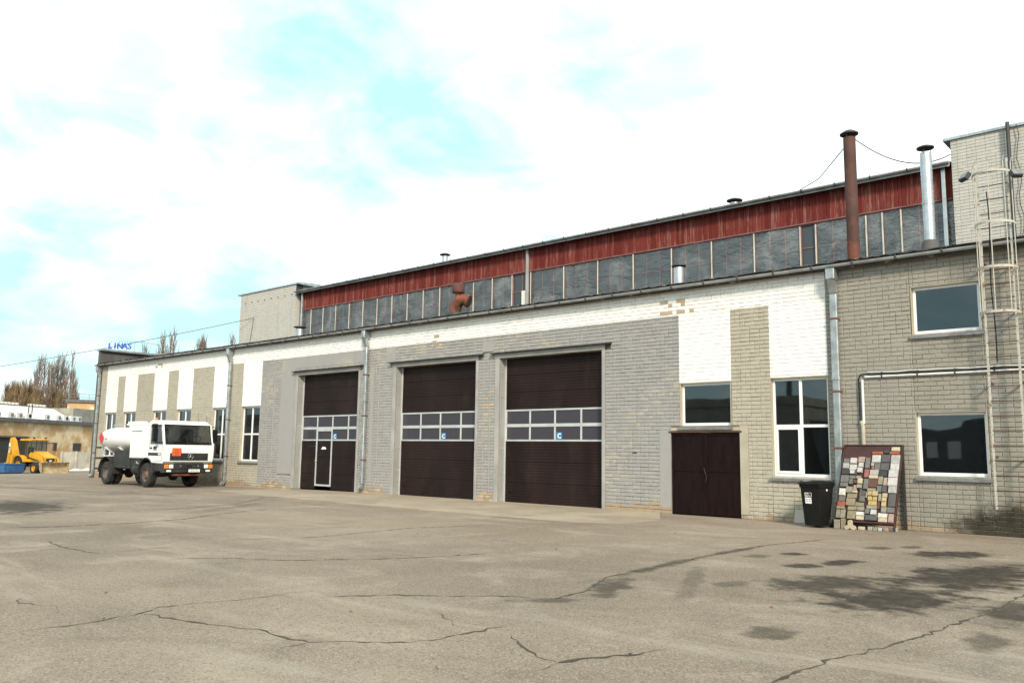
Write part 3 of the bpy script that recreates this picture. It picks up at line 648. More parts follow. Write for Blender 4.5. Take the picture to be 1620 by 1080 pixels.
# ------------------------------------------------ sectional gates
DY = FY+.27
def gate(a, b, wicket):
    # steel angle frame and lintel
    g = part('garage_door', 'steel_frame', BLD, lambda mb: (mb.cbox(a-.17, a-.002, FY-.022, FY+.03, 0, 4.498, .006), mb.cbox(b+.002, b+.105, FY-.022, FY+.03, 0, 4.498, .006), mb.cbox(a-.2, b+.105, FY-.03, FY+.03, 4.5, 4.645, .008)))
    part('lintel_flashing', 'dark_metal', g, lambda mb: mb.prism([(FY-.15, 4.647), (FY-.15, 4.66), (FY+.02, 4.70), (FY+.02, 4.647)], a-.32, b+.34, 'x'))
    def reveal(mb):
        mb.box(a-.0, a+.02, FY+.031, DY+.05, 0, 4.497)
    part('reveal', 'render_grey', g, reveal)
    for k in range(6): part('reveal_strap', 'steel_frame', g, lambda mb: mb.box(a+.02, a+.026, FY+.04, DY-.01, .05+k*.8, .09+k*.8))
    part('guide_rail', 'alu', g, lambda mb: mb.cbox(a+.022, a+.075, DY-.03, DY+.04, 0, 4.497, .004))
    L, Rr = a+.076, a+.076+4*.985; Rr = min(Rr, b+.38)
    zs_ = [.02, .62, 1.255, 1.89] ; hs = [2.88, 3.42, 3.96, 4.6]
    def section(z0, z1, x0=L, x1=Rr):
        mb = MB(); n = max(2, round((z1-z0)/.09)); h = (z1-z0)/n; poly = [(DY+.04, z0)]
        for i in range(n):
            q = z0+i*h; poly += [(DY+.008, q+.002), (DY, q+.012), (DY, q+h-.012), (DY+.008, q+h-.002)]
        poly.append((DY+.04, z1)); mb.prism(poly, x0, x1, 'x'); mb.build('door_section', 'door_brown', g)
    for z0, z1 in zip(zs_, zs_[1:]):
        if wicket:
            section(z0+.002, z1-.002, L, L+.96); section(max(z0, .14)+.002 if z0 < .1 else z0+.002, z1-.002, L+1.04, L+1.92); section(z0+.002, z1-.002, L+2.0, Rr)
        else: section(z0+.002, z1-.002)
    for z0, z1 in zip(hs, hs[1:]): section(z0+.002, z1-.002)
    # glazed rows
    for name, z0, z1 in (('glazing_rail', 1.89, 1.945), ('glazing_rail', 2.33, 2.43), ('glazing_rail', 2.825, 2.88)):
        part(name, 'alu', g, lambda mb: mb.cbox(L, Rr, DY-.006, DY+.04, z0+.001, z1-.001, .004))
    for row in ((1.945, 2.33), (2.43, 2.825)):
        for i in range(5):
            x = L+.985*i
            if x > Rr+.01: continue
            part('glazing_bar', 'alu', g, lambda mb: mb.cbox(max(L, x-.03), min(Rr, x+.03), DY-.005, DY+.038, row[0], row[1], .004))
        for i in range(4):
            part('pane', 'door_pane', g, lambda mb: mb.box(L+.985*i+.025, min(Rr, L+.985*(i+1))-.025, DY+.014, DY+.02, row[0]-.004, row[1]+.004))
    if wicket:
        x0, x1 = L+.96, L+2.0
        part('wicket_frame', 'alu', g, lambda mb: (mb.cbox(x0, x0+.075, DY-.014, DY+.035, .14, 2.36, .004), mb.cbox(x1-.075, x1, DY-.014, DY+.035, .14, 2.36, .004), mb.cbox(x0+.075, x1-.075, DY-.013, DY+.034, .14, .21, .004), mb.cbox(x0+.075, x1-.075, DY-.013, DY+.034, 2.26, 2.36, .004)))
        part('wicket_handle', 'alu', g, lambda mb: (mb.cbox(x0+.02, x0+.06, DY-.03, DY-.014, .95, 1.2, .004), mb.tube([(x0+.04, DY-.03, 1.1), (x0+.04, DY-.07, 1.1), (x0+.17, DY-.07, 1.1)], .012, 8)), smooth=True)
        part('notice', 'sticker_white', g, lambda mb: mb.prism([(L+1.3, 1.56), (L+1.62, 1.56), (L+1.6, 1.63), (L+1.5, 1.66), (L+1.38, 1.65)], DY-.006, DY-.003, 'y'))
    else:
        pass
    part('pull_handle', 'black_plastic', g, lambda mb: mb.cbox(L+.15, L+.32, DY-.03, DY, .32, .38, .008))
    # blue sticker with a white letter on the glass
    sx = L+2.0+.02
    s = part('sticker', 'blue_sticker', g, lambda mb: mb.box(sx, sx+.22, DY+.008, DY+.012, 1.955, 2.165))
    text('C', .20, (sx+.045, DY+.007, 1.99), (1, 0, 0), (0, 0, 1), 'sticker_white', g, ext=.001, bold=.006)
    part('lettering', 'sticker_white', g, lambda mb: mb.prism([(sx+.155, 1.99), (sx+.185, 1.975), (sx+.185, 2.01), (sx+.165, 2.02)], DY+.005, DY+.007, 'y'))
    return g
for i, (a, b) in enumerate(DOORS): gate(a, b, i == 0)

for x, z0, z1 in ((-18.52, .3, 4.4), (-18.24, .25, 4.4), (-23.75, .4, 4.6), (-30.95, .9, 4.7), (-30.5, .5, 4.9)):
    part('wall_strip', 'paint_grey', WALL, lambda mb: mb.cbox(x-.018, x+.018, FY-.022, FY+.004, z0, z1, .004))
# brown two-leaf steel gate
G = part('gate', 'rust_pipe', BLD, lambda mb: mb.cbox(GATE[0]-.06, GATE[1]+.06, FY-.02, FY+.02, 2.122, 2.165, .005))
for a, b in ((GATE[0]+.015, -10.672), (-10.664, GATE[1]-.015)):
    lf = part('gate_leaf', 'gate_brown', G, lambda mb: mb.cbox(a, b, FY+.05, FY+.07, .03, 2.10, .004))
    part('leaf_frame', 'gate_brown', lf, lambda mb: (mb.cbox(a, a+.05, FY+.03, FY+.049, .03, 2.10, .004), mb.cbox(b-.05, b, FY+.03, FY+.049, .03, 2.10, .004), mb.cbox(a+.05, b-.05, FY+.031, FY+.049, 2.04, 2.10, .004), mb.cbox(a+.05, b-.05, FY+.031, FY+.049, .03, .09, .004), mb.cbox(a+.05, b-.05, FY+.034, FY+.049, 1.12, 1.17, .004)))
part('gate_chain', 'dark_metal', G, lambda mb: mb.tube([(-10.70, FY+.02, 1.22), (-10.66, FY+.01, 1.1), (-10.62, FY+.02, 1.0), (-10.66, FY+.015, .86)], .007, 6), smooth=True)

# ------------------------------------------------ low roof, eaves, gutter
part('low_roof', 'felt', BLD, lambda mb: mb.prism([(19.43, 5.97), (19.43, 6.06), (28.2, 7.62), (28.2, 7.5), (20.0, 5.96)], XL-.25, XR+.3, 'x'))
part('eaves_board', 'roof_edge', BLD, lambda mb: mb.cbox(XL-.25, XR+.3, 19.405, 19.429, 5.90, 6.10, .006))
def ragged(mb):   # broken felt edge over the gutter
    n = 420; vs = []
    for i in range(n+1):
        x = XL-.25+(XR-XL+.55)*i/n; vs += [(x, 19.35+random.uniform(-.02, .02), 6.07+random.uniform(-.02, .02)), (x, 19.52, 6.115+random.uniform(-.005, .012))]
    mb.add(vs, [(2*i, 2*i+2, 2*i+3, 2*i+1) for i in range(n)])
part('felt_edge', 'roof_edge', BLD, ragged)
part('soffit', 'parapet_dark', BLD, lambda mb: mb.box(XL-.2, XR+.2, 19.43, FY+.01, 5.915, 5.928))
def gutter(mb, y, z, x0, x1, r=.065, seg=8):
    pr = [(y+r*math.cos(math.pi+math.pi*i/seg), z+r*.95*math.sin(math.pi+math.pi*i/seg)) for i in range(seg+1)]
    pi_ = [(y+(r-.006)*math.cos(math.pi+math.pi*i/seg), z+(r-.006)*.95*math.sin(math.pi+math.pi*i/seg)) for i in range(seg+1)]
    mb.prism(pr+pi_[::-1], x0, x1, 'x')
GUT = part('gutter', 'gutter_metal', BLD, lambda mb: gutter(mb, 19.335, 6.0, XL-.3, XR+.3))
def hook(mb, x, y, z, r=.072):
    pts = [(x, y+r*math.cos(math.pi+math.pi*i/8), z+r*.95*math.sin(math.pi+math.pi*i/8)) for i in range(9)]
    pts = [(x, y-r, z+.025)] + pts + [(x, y+r+.1, z+.06)]
    mb.tube(pts, .022, 5)
x = XL+.1
while x < XR: 
    part('gutter_hook', 'hook_metal', GUT, lambda mb: hook(mb, x, 19.335, 6.0)); x += .95
def downpipe(x, zb, y=19.5, s=.075, clamps=(1.2, 2.8, 4.3), spout=True):
    def f(mb):
        mb.cbox(x-s, x+s, y-s*.8, y+s*.8, zb, 5.35, .02); mb.cbox(x-s-.012, x+s+.012, y-s*.8-.012, y+s*.8+.012, 3.3, 3.4, .02)
        mb.cbox(x-s*1.25, x+s*1.25, 19.28, 19.6-.02, 5.66, 5.93, .02)
        mb.add([(x-s, y-s*.8, 5.35), (x+s, y-s*.8, 5.35), (x+s, y+s*.8, 5.35), (x-s, y+s*.8, 5.35), (x-s*.9, 19.3, 5.67), (x+s*.9, 19.3, 5.67), (x+s*.9, 19.5, 5.67), (x-s*.9, 19.5, 5.67)], [(0, 1, 5, 4), (1, 2, 6, 5), (2, 3, 7, 6), (3, 0, 4, 7)])
        if spout: mb.add([(x-s, y-s*.8, zb), (x+s, y-s*.8, zb), (x+s, y+s*.8, zb), (x-s, y+s*.8, zb), (x-s, y-s*.8-.12, zb-.14), (x+s, y-s*.8-.12, zb-.14), (x+s, y+s*.8-.1, zb-.16), (x-s, y+s*.8-.1, zb-.16)], [(0, 4, 5, 1), (1, 5, 6, 2), (2, 6, 7, 3), (3, 7, 4, 0)])
    d = part('downpipe', 'galv', BLD, f)
    for c in clamps: part('clamp', 'rust_clamp', d, lambda mb: mb.cbox(x-s-.016, x+s+.016, y-s*.8-.014, FY-.004, c-.022, c+.022, .004))
downpipe(-47.62, .1); downpipe(-33.95, .12); downpipe(-24.43, .32); downpipe(-7.18, .3, s=.085, clamps=(1.75, 3.05, 4.75))
# end parapet over the far gable
PAR = part('gable_parapet', 'parapet_dark', BLD, lambda mb: mb.box(-48.5, -48.25, 19.7, 28.0, -.6, 6.86))
part('coping', 'galv', PAR, lambda mb: mb.cbox(-48.58, -48.05, 19.62, 28.05, 6.862, 6.98, .01))
# hidden side and back of the hall
part('gable_wall', 'tower_brick', BLD, lambda mb: (mb.box(XL-.05, XL+.3, FY+.43, 27.6, -.6, 5.9), mb.box(XR-.3, XR, FY+.43, 27.6, -.2, 5.9)))

# ------------------------------------------------ hall above: boards, glazing, roof
CY = 28.0
part('hall_wall', 'interior', BLD, lambda mb: (mb.box(-47.4, 6.0, CY+.1, CY+.2, -.2, 7.6), mb.box(-41.3, -6.3, CY+.12, CY+.2, 9.62, 10.6), mb.box(-47.4, 6.0, 43.8, 44.0, -.6, 10.6)))
part('hall_roof', 'felt', BLD, lambda mb: mb.prism([(27.62, 10.60), (27.62, 10.70), (36, 11.35), (44.2, 10.70), (44.2, 10.58), (36, 11.2)], -41.37, -6.45, 'x'))
GU2 = part('hall_gutter', 'gutter_metal', BLD, lambda mb: (gutter(mb, 27.545, 10.66, -41.35, -6.45, .075), mb.cbox(-41.35, -6.45, 27.60, 27.618, 10.52, 10.70, .004)))
x = -41.0
while x < -6.6:
    part('gutter_hook', 'hook_metal', GU2, lambda mb: hook(mb, x, 27.545, 10.66, .08)); x += 1.15
CLAD = part('cladding', 'muntin_red', BLD, lambda mb: (mb.box(-41.3, -6.46, CY-.02, CY+.1, 9.52, 9.60), mb.cbox(-41.3, -6.46, CY-.075, CY-.021, 9.555, 9.60, .005)))
bw = 34.86/298
bmesh_ = []
for v in range(6):
    mb = MB(); e = .004+.002*v; mb.cbox(e*.5, bw-e*.5, -.028-.004*(v % 3), 0, -.5-.008*v, .5, .005); me_o = mb.build('board', 'red_board'); bmesh_.append(me_o.data); bpy.data.objects.remove(me_o)
random.seed(21)
for i in range(298):
    o = link('board', random.choice(bmesh_), CLAD); o.location = (-41.31+bw*i, CY-.022+random.uniform(-.006, .004), 10.10+random.uniform(-.006, .006)); o.rotation_euler.y = random.gauss(0, .002)
# glazing bays between battens
POSTS = [-41.2, -40.17, -39.02, -37.85, -36.64, -35.45, -34.27, -33.08, -31.88, -30.69, -29.50, -28.33, -27.20, -25.99, -24.77, -23.66, -21.80, -20.01, -18.26, -16.50, -14.78, -13.08, -11.37, -10.82, -9.13, -8.61, -8.03, -6.45]
GZ0, GZ1 = 7.55, 9.54; TZ = 8.72
random.seed(9)
for i, (a, b) in enumerate(zip(POSTS, POSTS[1:])):
    bay = part('clerestory_window', 'muntin_red', BLD, lambda mb: mb.cbox(a-.03, a+.03, CY+.0, CY+.07, GZ0, GZ1, .004))
    n = 3 if b-a > 1.3 else (2 if b-a > .9 else 1); wd = (b-a)/n
    for k in range(1, n): part('muntin', 'muntin_red', bay, lambda mb: mb.cbox(a+wd*k-.024, a+wd*k+.024, CY+.005, CY+.06, GZ0, GZ1, .004))
    for k in range(n):
        part('transom', 'muntin_red', bay, lambda mb: mb.cbox(a+wd*k+.031, a+wd*(k+1)-.031, CY+.01, CY+.055, TZ-.022, TZ+.022, .004))
        for (e, f) in ((GZ0, TZ-.02), (TZ+.02, GZ1)): part('pane', 'hall_glass', bay, lambda mb: mb.box(a+wd*k+.02, a+wd*(k+1)-.02, CY+.035, CY+.04, e, f))
    if i not in (14, 22):
        def fl(mb):   # slack film hung between the battens, with drooping folds
            nx, nz = int((b-a)*14), 26; vs = []; ph = random.uniform(0, 6); am = random.uniform(.012, .026); tilt = random.uniform(-1.0, 1.0)
            for k in range(nz+1):
                for j in range(nx+1):
                    u, t = j/nx, k/nz; x = a+(b-a)*u; z = GZ0+(GZ1-GZ0)*t
                    s = math.sin(math.pi*u); drape = math.sin((z*5.2+2.2*(u-.5)**2*4+tilt*u*2.5)+ph)
                    fold = math.sin(z*17+9*(u-.5)**2+tilt*6*u+ph*2)*max(0, math.sin(z*2.3+ph))
                    y = CY-.012-am*s*(drape+.35)-.009*fold*(.3+s)+random.uniform(-.0015, .0015)
                    vs.append((x, min(y, CY-.004), z))
            mb.add(vs, [(k*(nx+1)+j, k*(nx+1)+j+1, (k+1)*(nx+1)+j+1, (k+1)*(nx+1)+j) for k in range(nz) for j in range(nx)])
        part('plastic_film', 'film', bay, fl, smooth=True)
    if i > 0: part('batten', 'wood_batten', bay, lambda mb: mb.cbox(a-.022, a+.022, CY-.075, CY-.05, GZ0, GZ1-random.uniform(0, .05), .004))
part('patch_board', 'cream_sheet', BLD, lambda mb: mb.cbox(-24.15, -23.82, CY-.11, CY-.085, 7.7, 8.72, .004))
for x, m in ((-40.95, 'galv'), (-23.78, 'steel_frame'), (-6.70, 'galv_bright')):
    part('hall_downpipe', m, BLD, lambda mb: mb.cbox(x-.06, x+.06, CY-.22, CY-.1, 7.5, 10.58, .015))
# end towers of the hall
def tower(x0, x1, top, cap0, cap1, bl=None):
    ty = 27.7
    T = part('end_wall', 'mortar_tower', BLD, lambda mb: mb.box(x0, x1, ty+.012, 44, 5.0, top))
    st = MB()
    for q in lay(x0, x1, 7.2, top, 'mix', [], J=.009): brick(st, *q, ty, ty+.015)
    st.build('brick_courses', 'tower_brick', T, kind='stuff')
    part('coping', 'galv', T, lambda mb: mb.prism([(ty-.06, top+.002), (ty-.06, top+.05), (ty-.02, top+.10), (ty+1.5, top+.2), (ty+1.5, top+.002)], cap0, cap1, 'x'))
    return T
T1 = tower(-47.45, -41.42, 11.12, -47.75, -41.2)
part('corner_plate', 'dark_metal', T1, lambda mb: mb.box(-41.415, -41.38, 27.69, 28.15, 10.55, 11.1))
part('side_courses', 'tower_brick', T1, lambda mb: mb.box(-41.418, -41.40, 27.72, 27.98, 7.2, 10.54))
T2 = tower(-6.42, 6.0, 11.36, -6.62, 6.3)
for i in range(8): part('drain_hole', 'dark_metal', T1, lambda mb: mb.box(-46.9+i*.72, -46.83+i*.72, 27.688, 27.71, 10.52, 10.60))
part('tower_pipe', 'dark_metal', T2, lambda mb: mb.tube([(-4.82, 27.55, 7.0), (-4.82, 27.55, 11.5)], .055, 8), smooth=True)
part('tower_cable', 'dark_metal', T2, lambda mb: mb.tube([(-4.6+.05*math.sin(k*1.7), 27.62, 11.4-k*.35) for k in range(12)], .012, 5), smooth=True)
part('aerial_stay', 'dark_metal', T1, lambda mb: (mb.tube([(-46.2, 27.66, 7.4), (-45.7, 27.62, 9.55)], .012, 5), mb.tube([(-45.7, 27.62, 9.55), (-46.0, 27.6, 9.5)], .012, 5)))

# ------------------------------------------------ chimneys and vents on the roofs
def stack(name, m, x, y, z0, z1, r, capr, capz, caph=.07, capm='dark_metal', legs=3, ribs=0, label=None):
    c = part(name, m, BLD, lambda mb: mb.lathe([(r*.001, z0), (r, z0), (r, z1), (r*.9, z1), (r*.9, z1-.15)] if not ribs else [(r, z0)]+[p for i in range(ribs) for p in ((r*1.05, z0+(z1-z0)*(i+.35)/ribs), (r, z0+(z1-z0)*(i+.7)/ribs))]+[(r, z1), (r*.9, z1)], (x, y, 0), 'z', 22), smooth=True)
    part('rain_cap', capm, c, lambda mb: mb.lathe([(.001, capz+caph), (capr*.5, capz+caph*.75), (capr, capz), (capr, capz-.03), (capr*.9, capz-.025), (.001, capz+caph*.4)], (x, y, 0), 'z', 22), smooth=True)
    for k in range(legs):
        t = 2*math.pi*k/legs+.4; part('cap_leg', capm, c, lambda mb: mb.tube([(x+r*.95*math.cos(t), y+r*.95*math.sin(t), z1-.05), (x+r*.95*math.cos(t), y+r*.95*math.sin(t), capz+.01)], .012, 5))
    return c
CH = stack('chimney', 'rust_pipe', -7.53, 22.0, 6.3, 10.0, .155, .235, 10.12, .1)
part('guy_wire', 'hook_metal', CH, lambda mb: mb.tube([(-7.6, 22.1, 9.9), (-9.6, 25.2, 10.15), (-11.68, 28.5, 10.95)], .016, 4))
def sag(p, q, s, n=14): return [tuple(Vector(p).lerp(Vector(q), i/n) - Vector((0, 0, s*4*(i/n)*(1-i/n)))) for i in range(n+1)]
part('guy_wire', 'hook_metal', CH, lambda mb: mb.tube(sag((-7.4, 22.1, 9.95), (-6.42, 27.65, 10.9), .45), .017, 4))
SP = stack('flue_pipe', 'galv_bright', -5.80, 22.5, 6.5, 9.32, .135, .21, 9.47, .06, ribs=24)
part('flue_joint', 'galv', SP, lambda mb: mb.lathe([(.136, 7.95), (.15, 7.95), (.15, 8.03), (.136, 8.03)], (-5.80, 22.5, 0), 'z', 22), smooth=True)
part('flue_collar', 'parapet_dark', SP, lambda mb: mb.lathe([(.26, 6.5), (.2, 6.9), (.15, 7.02)], (-5.80, 22.5, 0), 'z', 16), smooth=True)
stack('roof_vent', 'galv_bright', -12.04, 20.8, 6.2, 6.86, .155, .21, 6.93, .035)
stack('roof_vent', 'galv_bright', -30.22, 20.5, 6.1, 6.62, .17, .27, 6.72, .03)
stack('roof_vent', 'galv_bright', -30.3, 29.0, 10.7, 11.42, .15, .28, 11.50, .08, legs=4)
stack('roof_vent', 'galv', -14.33, 29.0, 10.8, 11.18, .17, .3, 11.28, .08, legs=4)
# rusted fan duct: base, swan neck with round mouth, square head
FD = part('fan_duct', 'rust', BLD, lambda mb: mb.tube([(-21.12, 20.8, 6.1), (-21.12, 20.8, 6.55), (-21.06, 20.78, 6.74), (-20.92, 20.8, 6.88), (-20.74, 20.84, 6.90), (-20.58, 20.90, 6.84)], [.2, .2, .205, .2, .2, .205], 16, cap=False), smooth=True)
part('mouth_flange', 'rust', FD, lambda mb: mb.tube([(-20.62, 20.88, 6.855), (-20.55, 20.91, 6.83)], .235, 18), smooth=True)
part('duct_mouth', 'dark_metal', FD, lambda mb: mb.tube([(-20.56, 20.905, 6.835), (-20.54, 20.915, 6.828)], .19, 18))
part('duct_neck', 'rust', FD, lambda mb: mb.lathe([(.15, 6.85), (.11, 6.98), (.10, 7.12), (.15, 7.2)], (-21.0, 20.8, 0), 'z', 16), smooth=True)
part('duct_head', 'rust_pipe', FD, lambda mb: mb.lathe([(.001, 7.17), (.21, 7.17), (.22, 7.19), (.22, 7.48), (.205, 7.5), (.001, 7.5)], (-21.0, 20.8, 0), 'z', 20), smooth=True)
part('duct_base', 'dark_metal', FD, lambda mb: mb.lathe([(.45, 6.3), (.4, 6.42), (.22, 6.45)], (-21.08, 20.8, 0), 'z', 18), smooth=True)

# ------------------------------------------------ caged ladder with floodlights
LX0, LX1, LY = -3.99, -3.43, 19.28
LAD = part('ladder', 'ladder_paint', BLD, lambda mb: (mb.box(LX0-.022, LX0+.022, LY-.006, LY+.006, .55, 7.75), mb.box(LX1-.022, LX1+.022, LY-.006, LY+.006, .55, 7.75)))
for k in range(24): part('rung', 'rust_pipe', LAD, lambda mb: mb.tube([(LX0, LY, .62+k*.3), (LX1, LY, .62+k*.3)], .011, 6))
for k, z in enumerate((1.6, 3.1, 4.6, 5.6)):
    for x in (LX0, LX1): part('bracket', 'rust', LAD, lambda mb: mb.box(x-.02, x+.02, LY+.006, FY, z-.015, z+.015))
hoops = (4.50, 5.42, 6.35, 7.42); cx = (LX0+LX1)/2; hr = .37
hp = lambda t: (cx-hr*math.cos(t), LY-.02-hr*1.15*math.sin(t))
for z in hoops:
    def hf(mb):
        vs = []; n = 16
        for i in range(n+1):
            t = -.25+(math.pi+.5)*i/n; x, y = hp(t); x2, y2 = cx+(x-cx)*.975, LY+(y-LY)*.975
            vs += [(x, y, z-.025), (x, y, z+.025), (x2, y2, z+.025), (x2, y2, z-.025)]
        mb.add(vs, [tuple(4*i+c for c in (0, 1)) + tuple(4*(i+1)+c for c in (1, 0)) for i in range(n)] + [(4*i+2, 4*i+3, 4*i+7, 4*i+6) for i in range(n)] + [(4*i+1, 4*i+2, 4*i+6, 4*i+5) for i in range(n)] + [(4*i, 4*i+4, 4*i+7, 4*i+3) for i in range(n)])
    part('cage_hoop', 'ladder_paint', LAD, hf)
for t in (.05, .75, 1.57, 2.4, 3.09):
    x, y = hp(t); x = cx+(x-cx)*.95; y = LY+(y-LY)*.95
    part('cage_bar', 'ladder_paint', LAD, lambda mb: mb.tube([(x, y, 4.48), (x, y, 7.42), (x, y, 7.62), (x+.03, y-.03, 7.72)], .0115, 6))
def flood(x, y, z, rz):
    f = part('floodlight', 'dark_metal', LAD, lambda mb: mb.cbox(-.11, .11, -.05, .05, -.09, .09, .015), xf=Matrix.Translation((x, y, z)) @ Matrix.Rotation(rz, 4, 'Z') @ Matrix.Rotation(R(-35), 4, 'X'))
    part('lamp_glass', 'sill_metal', f, lambda mb: mb.box(-.095, .095, -.056, -.051, -.075, .075), xf=Matrix.Translation((x, y, z)) @ Matrix.Rotation(rz, 4, 'Z') @ Matrix.Rotation(R(-35), 4, 'X'))
flood(LX0-.16, LY-.32, 7.40, R(-40)); flood(LX1+.2, LY-.25, 7.3, R(40))
part('lamp_cable', 'black_plastic', LAD, lambda mb: mb.tube([(LX0+.16+.02*math.sin(k), LY-.02, 7.1-.4*k) for k in range(10)], .012, 5))
# conduit and cables on the wall
CON = part('conduit', 'conduit_white', BLD, lambda mb: (mb.tube([(-6.56, FY-.04, 3.36), (XR, FY-.04, 3.37)], .026, 8), mb.tube([(-6.62, FY-.04, 2.30), (-6.62, FY-.04, 3.30)], .03, 8)), smooth=True)
def cab(mb):
    pts = [(-6.70, FY-.045, 2.32), (-6.70, FY-.045, 3.30), (-6.66, FY-.045, 3.41), (-6.56, FY-.045, 3.43)]
    x = -6.4
    while x < XR: pts.append((x, FY-.05-random.uniform(0, .015), 3.42+random.uniform(-.025, .02))); x += .28
    mb.tube(pts, .014, 6)
part('cable', 'black_plastic', CON, cab, smooth=True); part('cable', 'conduit_white', CON, lambda mb: mb.tube([(-6.5+.3*k, FY-.03, 3.45+random.uniform(-.01, .02)) for k in range(40)], .012, 5))
for k in range(8): part('saddle', 'dark_metal', CON, lambda mb: mb.box(-6.2+k*.75, -6.17+k*.75, FY-.07, FY-.004, 3.33, 3.46))
part('riser_pipe', 'old_pipe', BLD, lambda mb: mb.tube([(-6.64, FY-.05, .05), (-6.64, FY-.05, 2.25), (-6.68, FY-.05, 2.36)], .045, 10), smooth=True)

# ================================================================ tanker truck parked along the wall
TX, TY = -34.28, 17.22
TR = thing('tanker_truck', (TX, TY, gz(TX)), 'white tanker truck with orange hazard plate parked along the brick wall', 'truck', rz=R(0))
def tp(name, m, fn, parent=None, **k): return part(name, m, parent or TR, fn, local=True, **k)
HW = 1.06
# cab shell: lower body, roof, pillars
side = [(-.05, 1.18), (.12, 1.18), (.42, 1.02), (1.38, 1.0), (1.46, 1.08), (1.47, 1.55), (1.44, 1.76), (-.05, 1.76)]
CAB = tp('cab', 'white_paint', lambda mb: mb.prism(side, -HW, HW))
def roof(mb):
    pr = [(-.05, 2.55), (1.22, 2.55), (1.20, 2.62), (1.08, 2.70), (.9, 2.735), (.05, 2.735), (-.05, 2.69)]
    n = len(pr); vs = []
    for y, k in ((-HW, .0), (-HW+.12, 1), (HW-.12, 1), (HW, .0)): vs += [(u, y, v if k else 2.55+(v-2.55)*.45) for u, v in pr]
    fs = []
    for j in range(3): fs += [(j*n+i, j*n+(i+1) % n, (j+1)*n+(i+1) % n, (j+1)*n+i) for i in range(n)]
    fs += [tuple(range(n-1, -1, -1)), tuple(range(3*n, 4*n))]
    mb.add(vs, fs)
tp('roof', 'white_paint', roof, CAB)
for sd_ in (-1, 1):
    y0, y1 = sorted((sd_*HW, sd_*(HW-.07)))
    tp('pillar', 'white_paint', lambda mb: mb.prism([(1.32, 1.76), (1.44, 1.76), (1.22, 2.55), (1.10, 2.55)], y0, y1), CAB)
    tp('pillar', 'white_paint', lambda mb: mb.prism([(-.05, 1.76), (.22, 1.76), (.22, 2.55), (-.05, 2.55)], y0, y1), CAB)
tp('rear_wall', 'white_paint', lambda mb: mb.box(-.05, 0, -HW+.07, HW-.07, 1.76, 2.55), CAB)
tp('windscreen', 'cab_glass', lambda mb: mb.add([(1.425, -HW+.06, 1.76), (1.425, HW-.06, 1.76), (1.205, HW-.06, 2.56), (1.205, -HW+.06, 2.56)], [(0, 1, 2, 3)]), CAB)
tp('windscreen_seal', 'black_plastic', lambda mb: (mb.tube([(1.435, -HW+.07, 1.77), (1.435, HW-.07, 1.77), (1.215, HW-.07, 2.55), (1.215, -HW+.07, 2.55), (1.435, -HW+.07, 1.77)], .022, 5)), CAB)
for s in (-1, 1): tp('side_window', 'cab_glass', lambda mb: mb.add([(.22, s*(HW-.02), 1.76), (1.36, s*(HW-.02), 1.76), (1.14, s*(HW-.02), 2.55), (.22, s*(HW-.02), 2.55)], [(0, 1, 2, 3)]), CAB)
for s in (-1, 1): tp('wiper', 'black_plastic', lambda mb: mb.tube([(1.46, s*.35+.15, 1.80), (1.40, s*.35-.4, 1.93)], .012, 5), CAB)
tp('dashboard', 'seat', lambda mb: mb.cbox(.95, 1.36, -HW+.08, HW-.08, 1.5, 1.86, .05), CAB)
for y in (-.55, .55): tp('seat', 'seat', lambda mb: (mb.cbox(.1, .62, y-.27, y+.27, 1.5, 1.72, .05), mb.cbox(.06, .24, y-.27, y+.27, 1.7, 2.42, .06)), CAB)
tp('steering_wheel', 'black_plastic', lambda mb: mb.tube([(.92+.09*math.cos(t), .55+.22*math.sin(t), 1.98+.14*math.cos(t)) for t in [2*math.pi*i/20 for i in range(21)]], .015, 6), CAB)
# door seam, step vent, handle, lettering on the near side
def seam(mb):
    pts = [(.2, 1.2), (.2, 2.5), (1.1, 2.5), (1.3, 1.8), (1.3, 1.1), (.55, 1.06)]
    for (a, b), (c, d) in zip(pts, pts[1:]): mb.tube([(a, -HW-.001, b), (c, -HW-.001, d)], .006, 4)
tp('door_seam', 'truck_black', seam, CAB)
tp('side_vent', 'truck_black', lambda mb: mb.cbox(.12, 1.2, -HW-.012, -HW+.02, 1.30, 1.42, .01), CAB)
tp('side_marker', 'lamp_white', lambda mb: mb.cbox(1.0, 1.18, -HW-.02, -HW, 1.32, 1.40, .01), CAB)
tp('door_handle', 'truck_black', lambda mb: mb.cbox(.26, .42, -HW-.03, -HW, 1.58, 1.63, .01), CAB)
text('PST', .20, (.55, -HW-.006, 1.53), (1, 0, 0), (0, 0, 1), 'ink', CAB, local=True, bold=.012)
tp('logo', 'ink', lambda mb: mb.prism([(.26, 1.60), (.36, 1.66), (.36, 1.63), (.44, 1.63), (.44, 1.57), (.36, 1.57), (.36, 1.54)], -HW-.008, -HW-.002), CAB)
for s in (-1, 1):
    mr = tp('mirror', 'black_plastic', lambda mb: mb.cbox(1.05, 1.17, s*1.30-.10, s*1.30+.10, 1.86, 2.42, .03))
    tp('mirror_arm', 'black_plastic', lambda mb: (mb.tube([(1.18, s*(HW-.05), 2.52), (1.12, s*1.30, 2.5), (1.11, s*1.30, 2.4)], .018, 6), mb.tube([(1.36, s*(HW-.02), 1.82), (1.14, s*1.30, 1.84), (1.11, s*1.30, 1.9)], .018, 6)), mr)
tp('wide_mirror', 'black_plastic', lambda mb: mb.cbox(.82, 1.0, -1.34, -1.12, 2.42, 2.58, .04))
tp('beacon', 'lamp_orange', lambda mb: mb.lathe([(.06, 2.73), (.06, 2.80), (.05, 2.85), (.001, 2.86)], (.1, -.8, 0), 'z', 12), smooth=True)
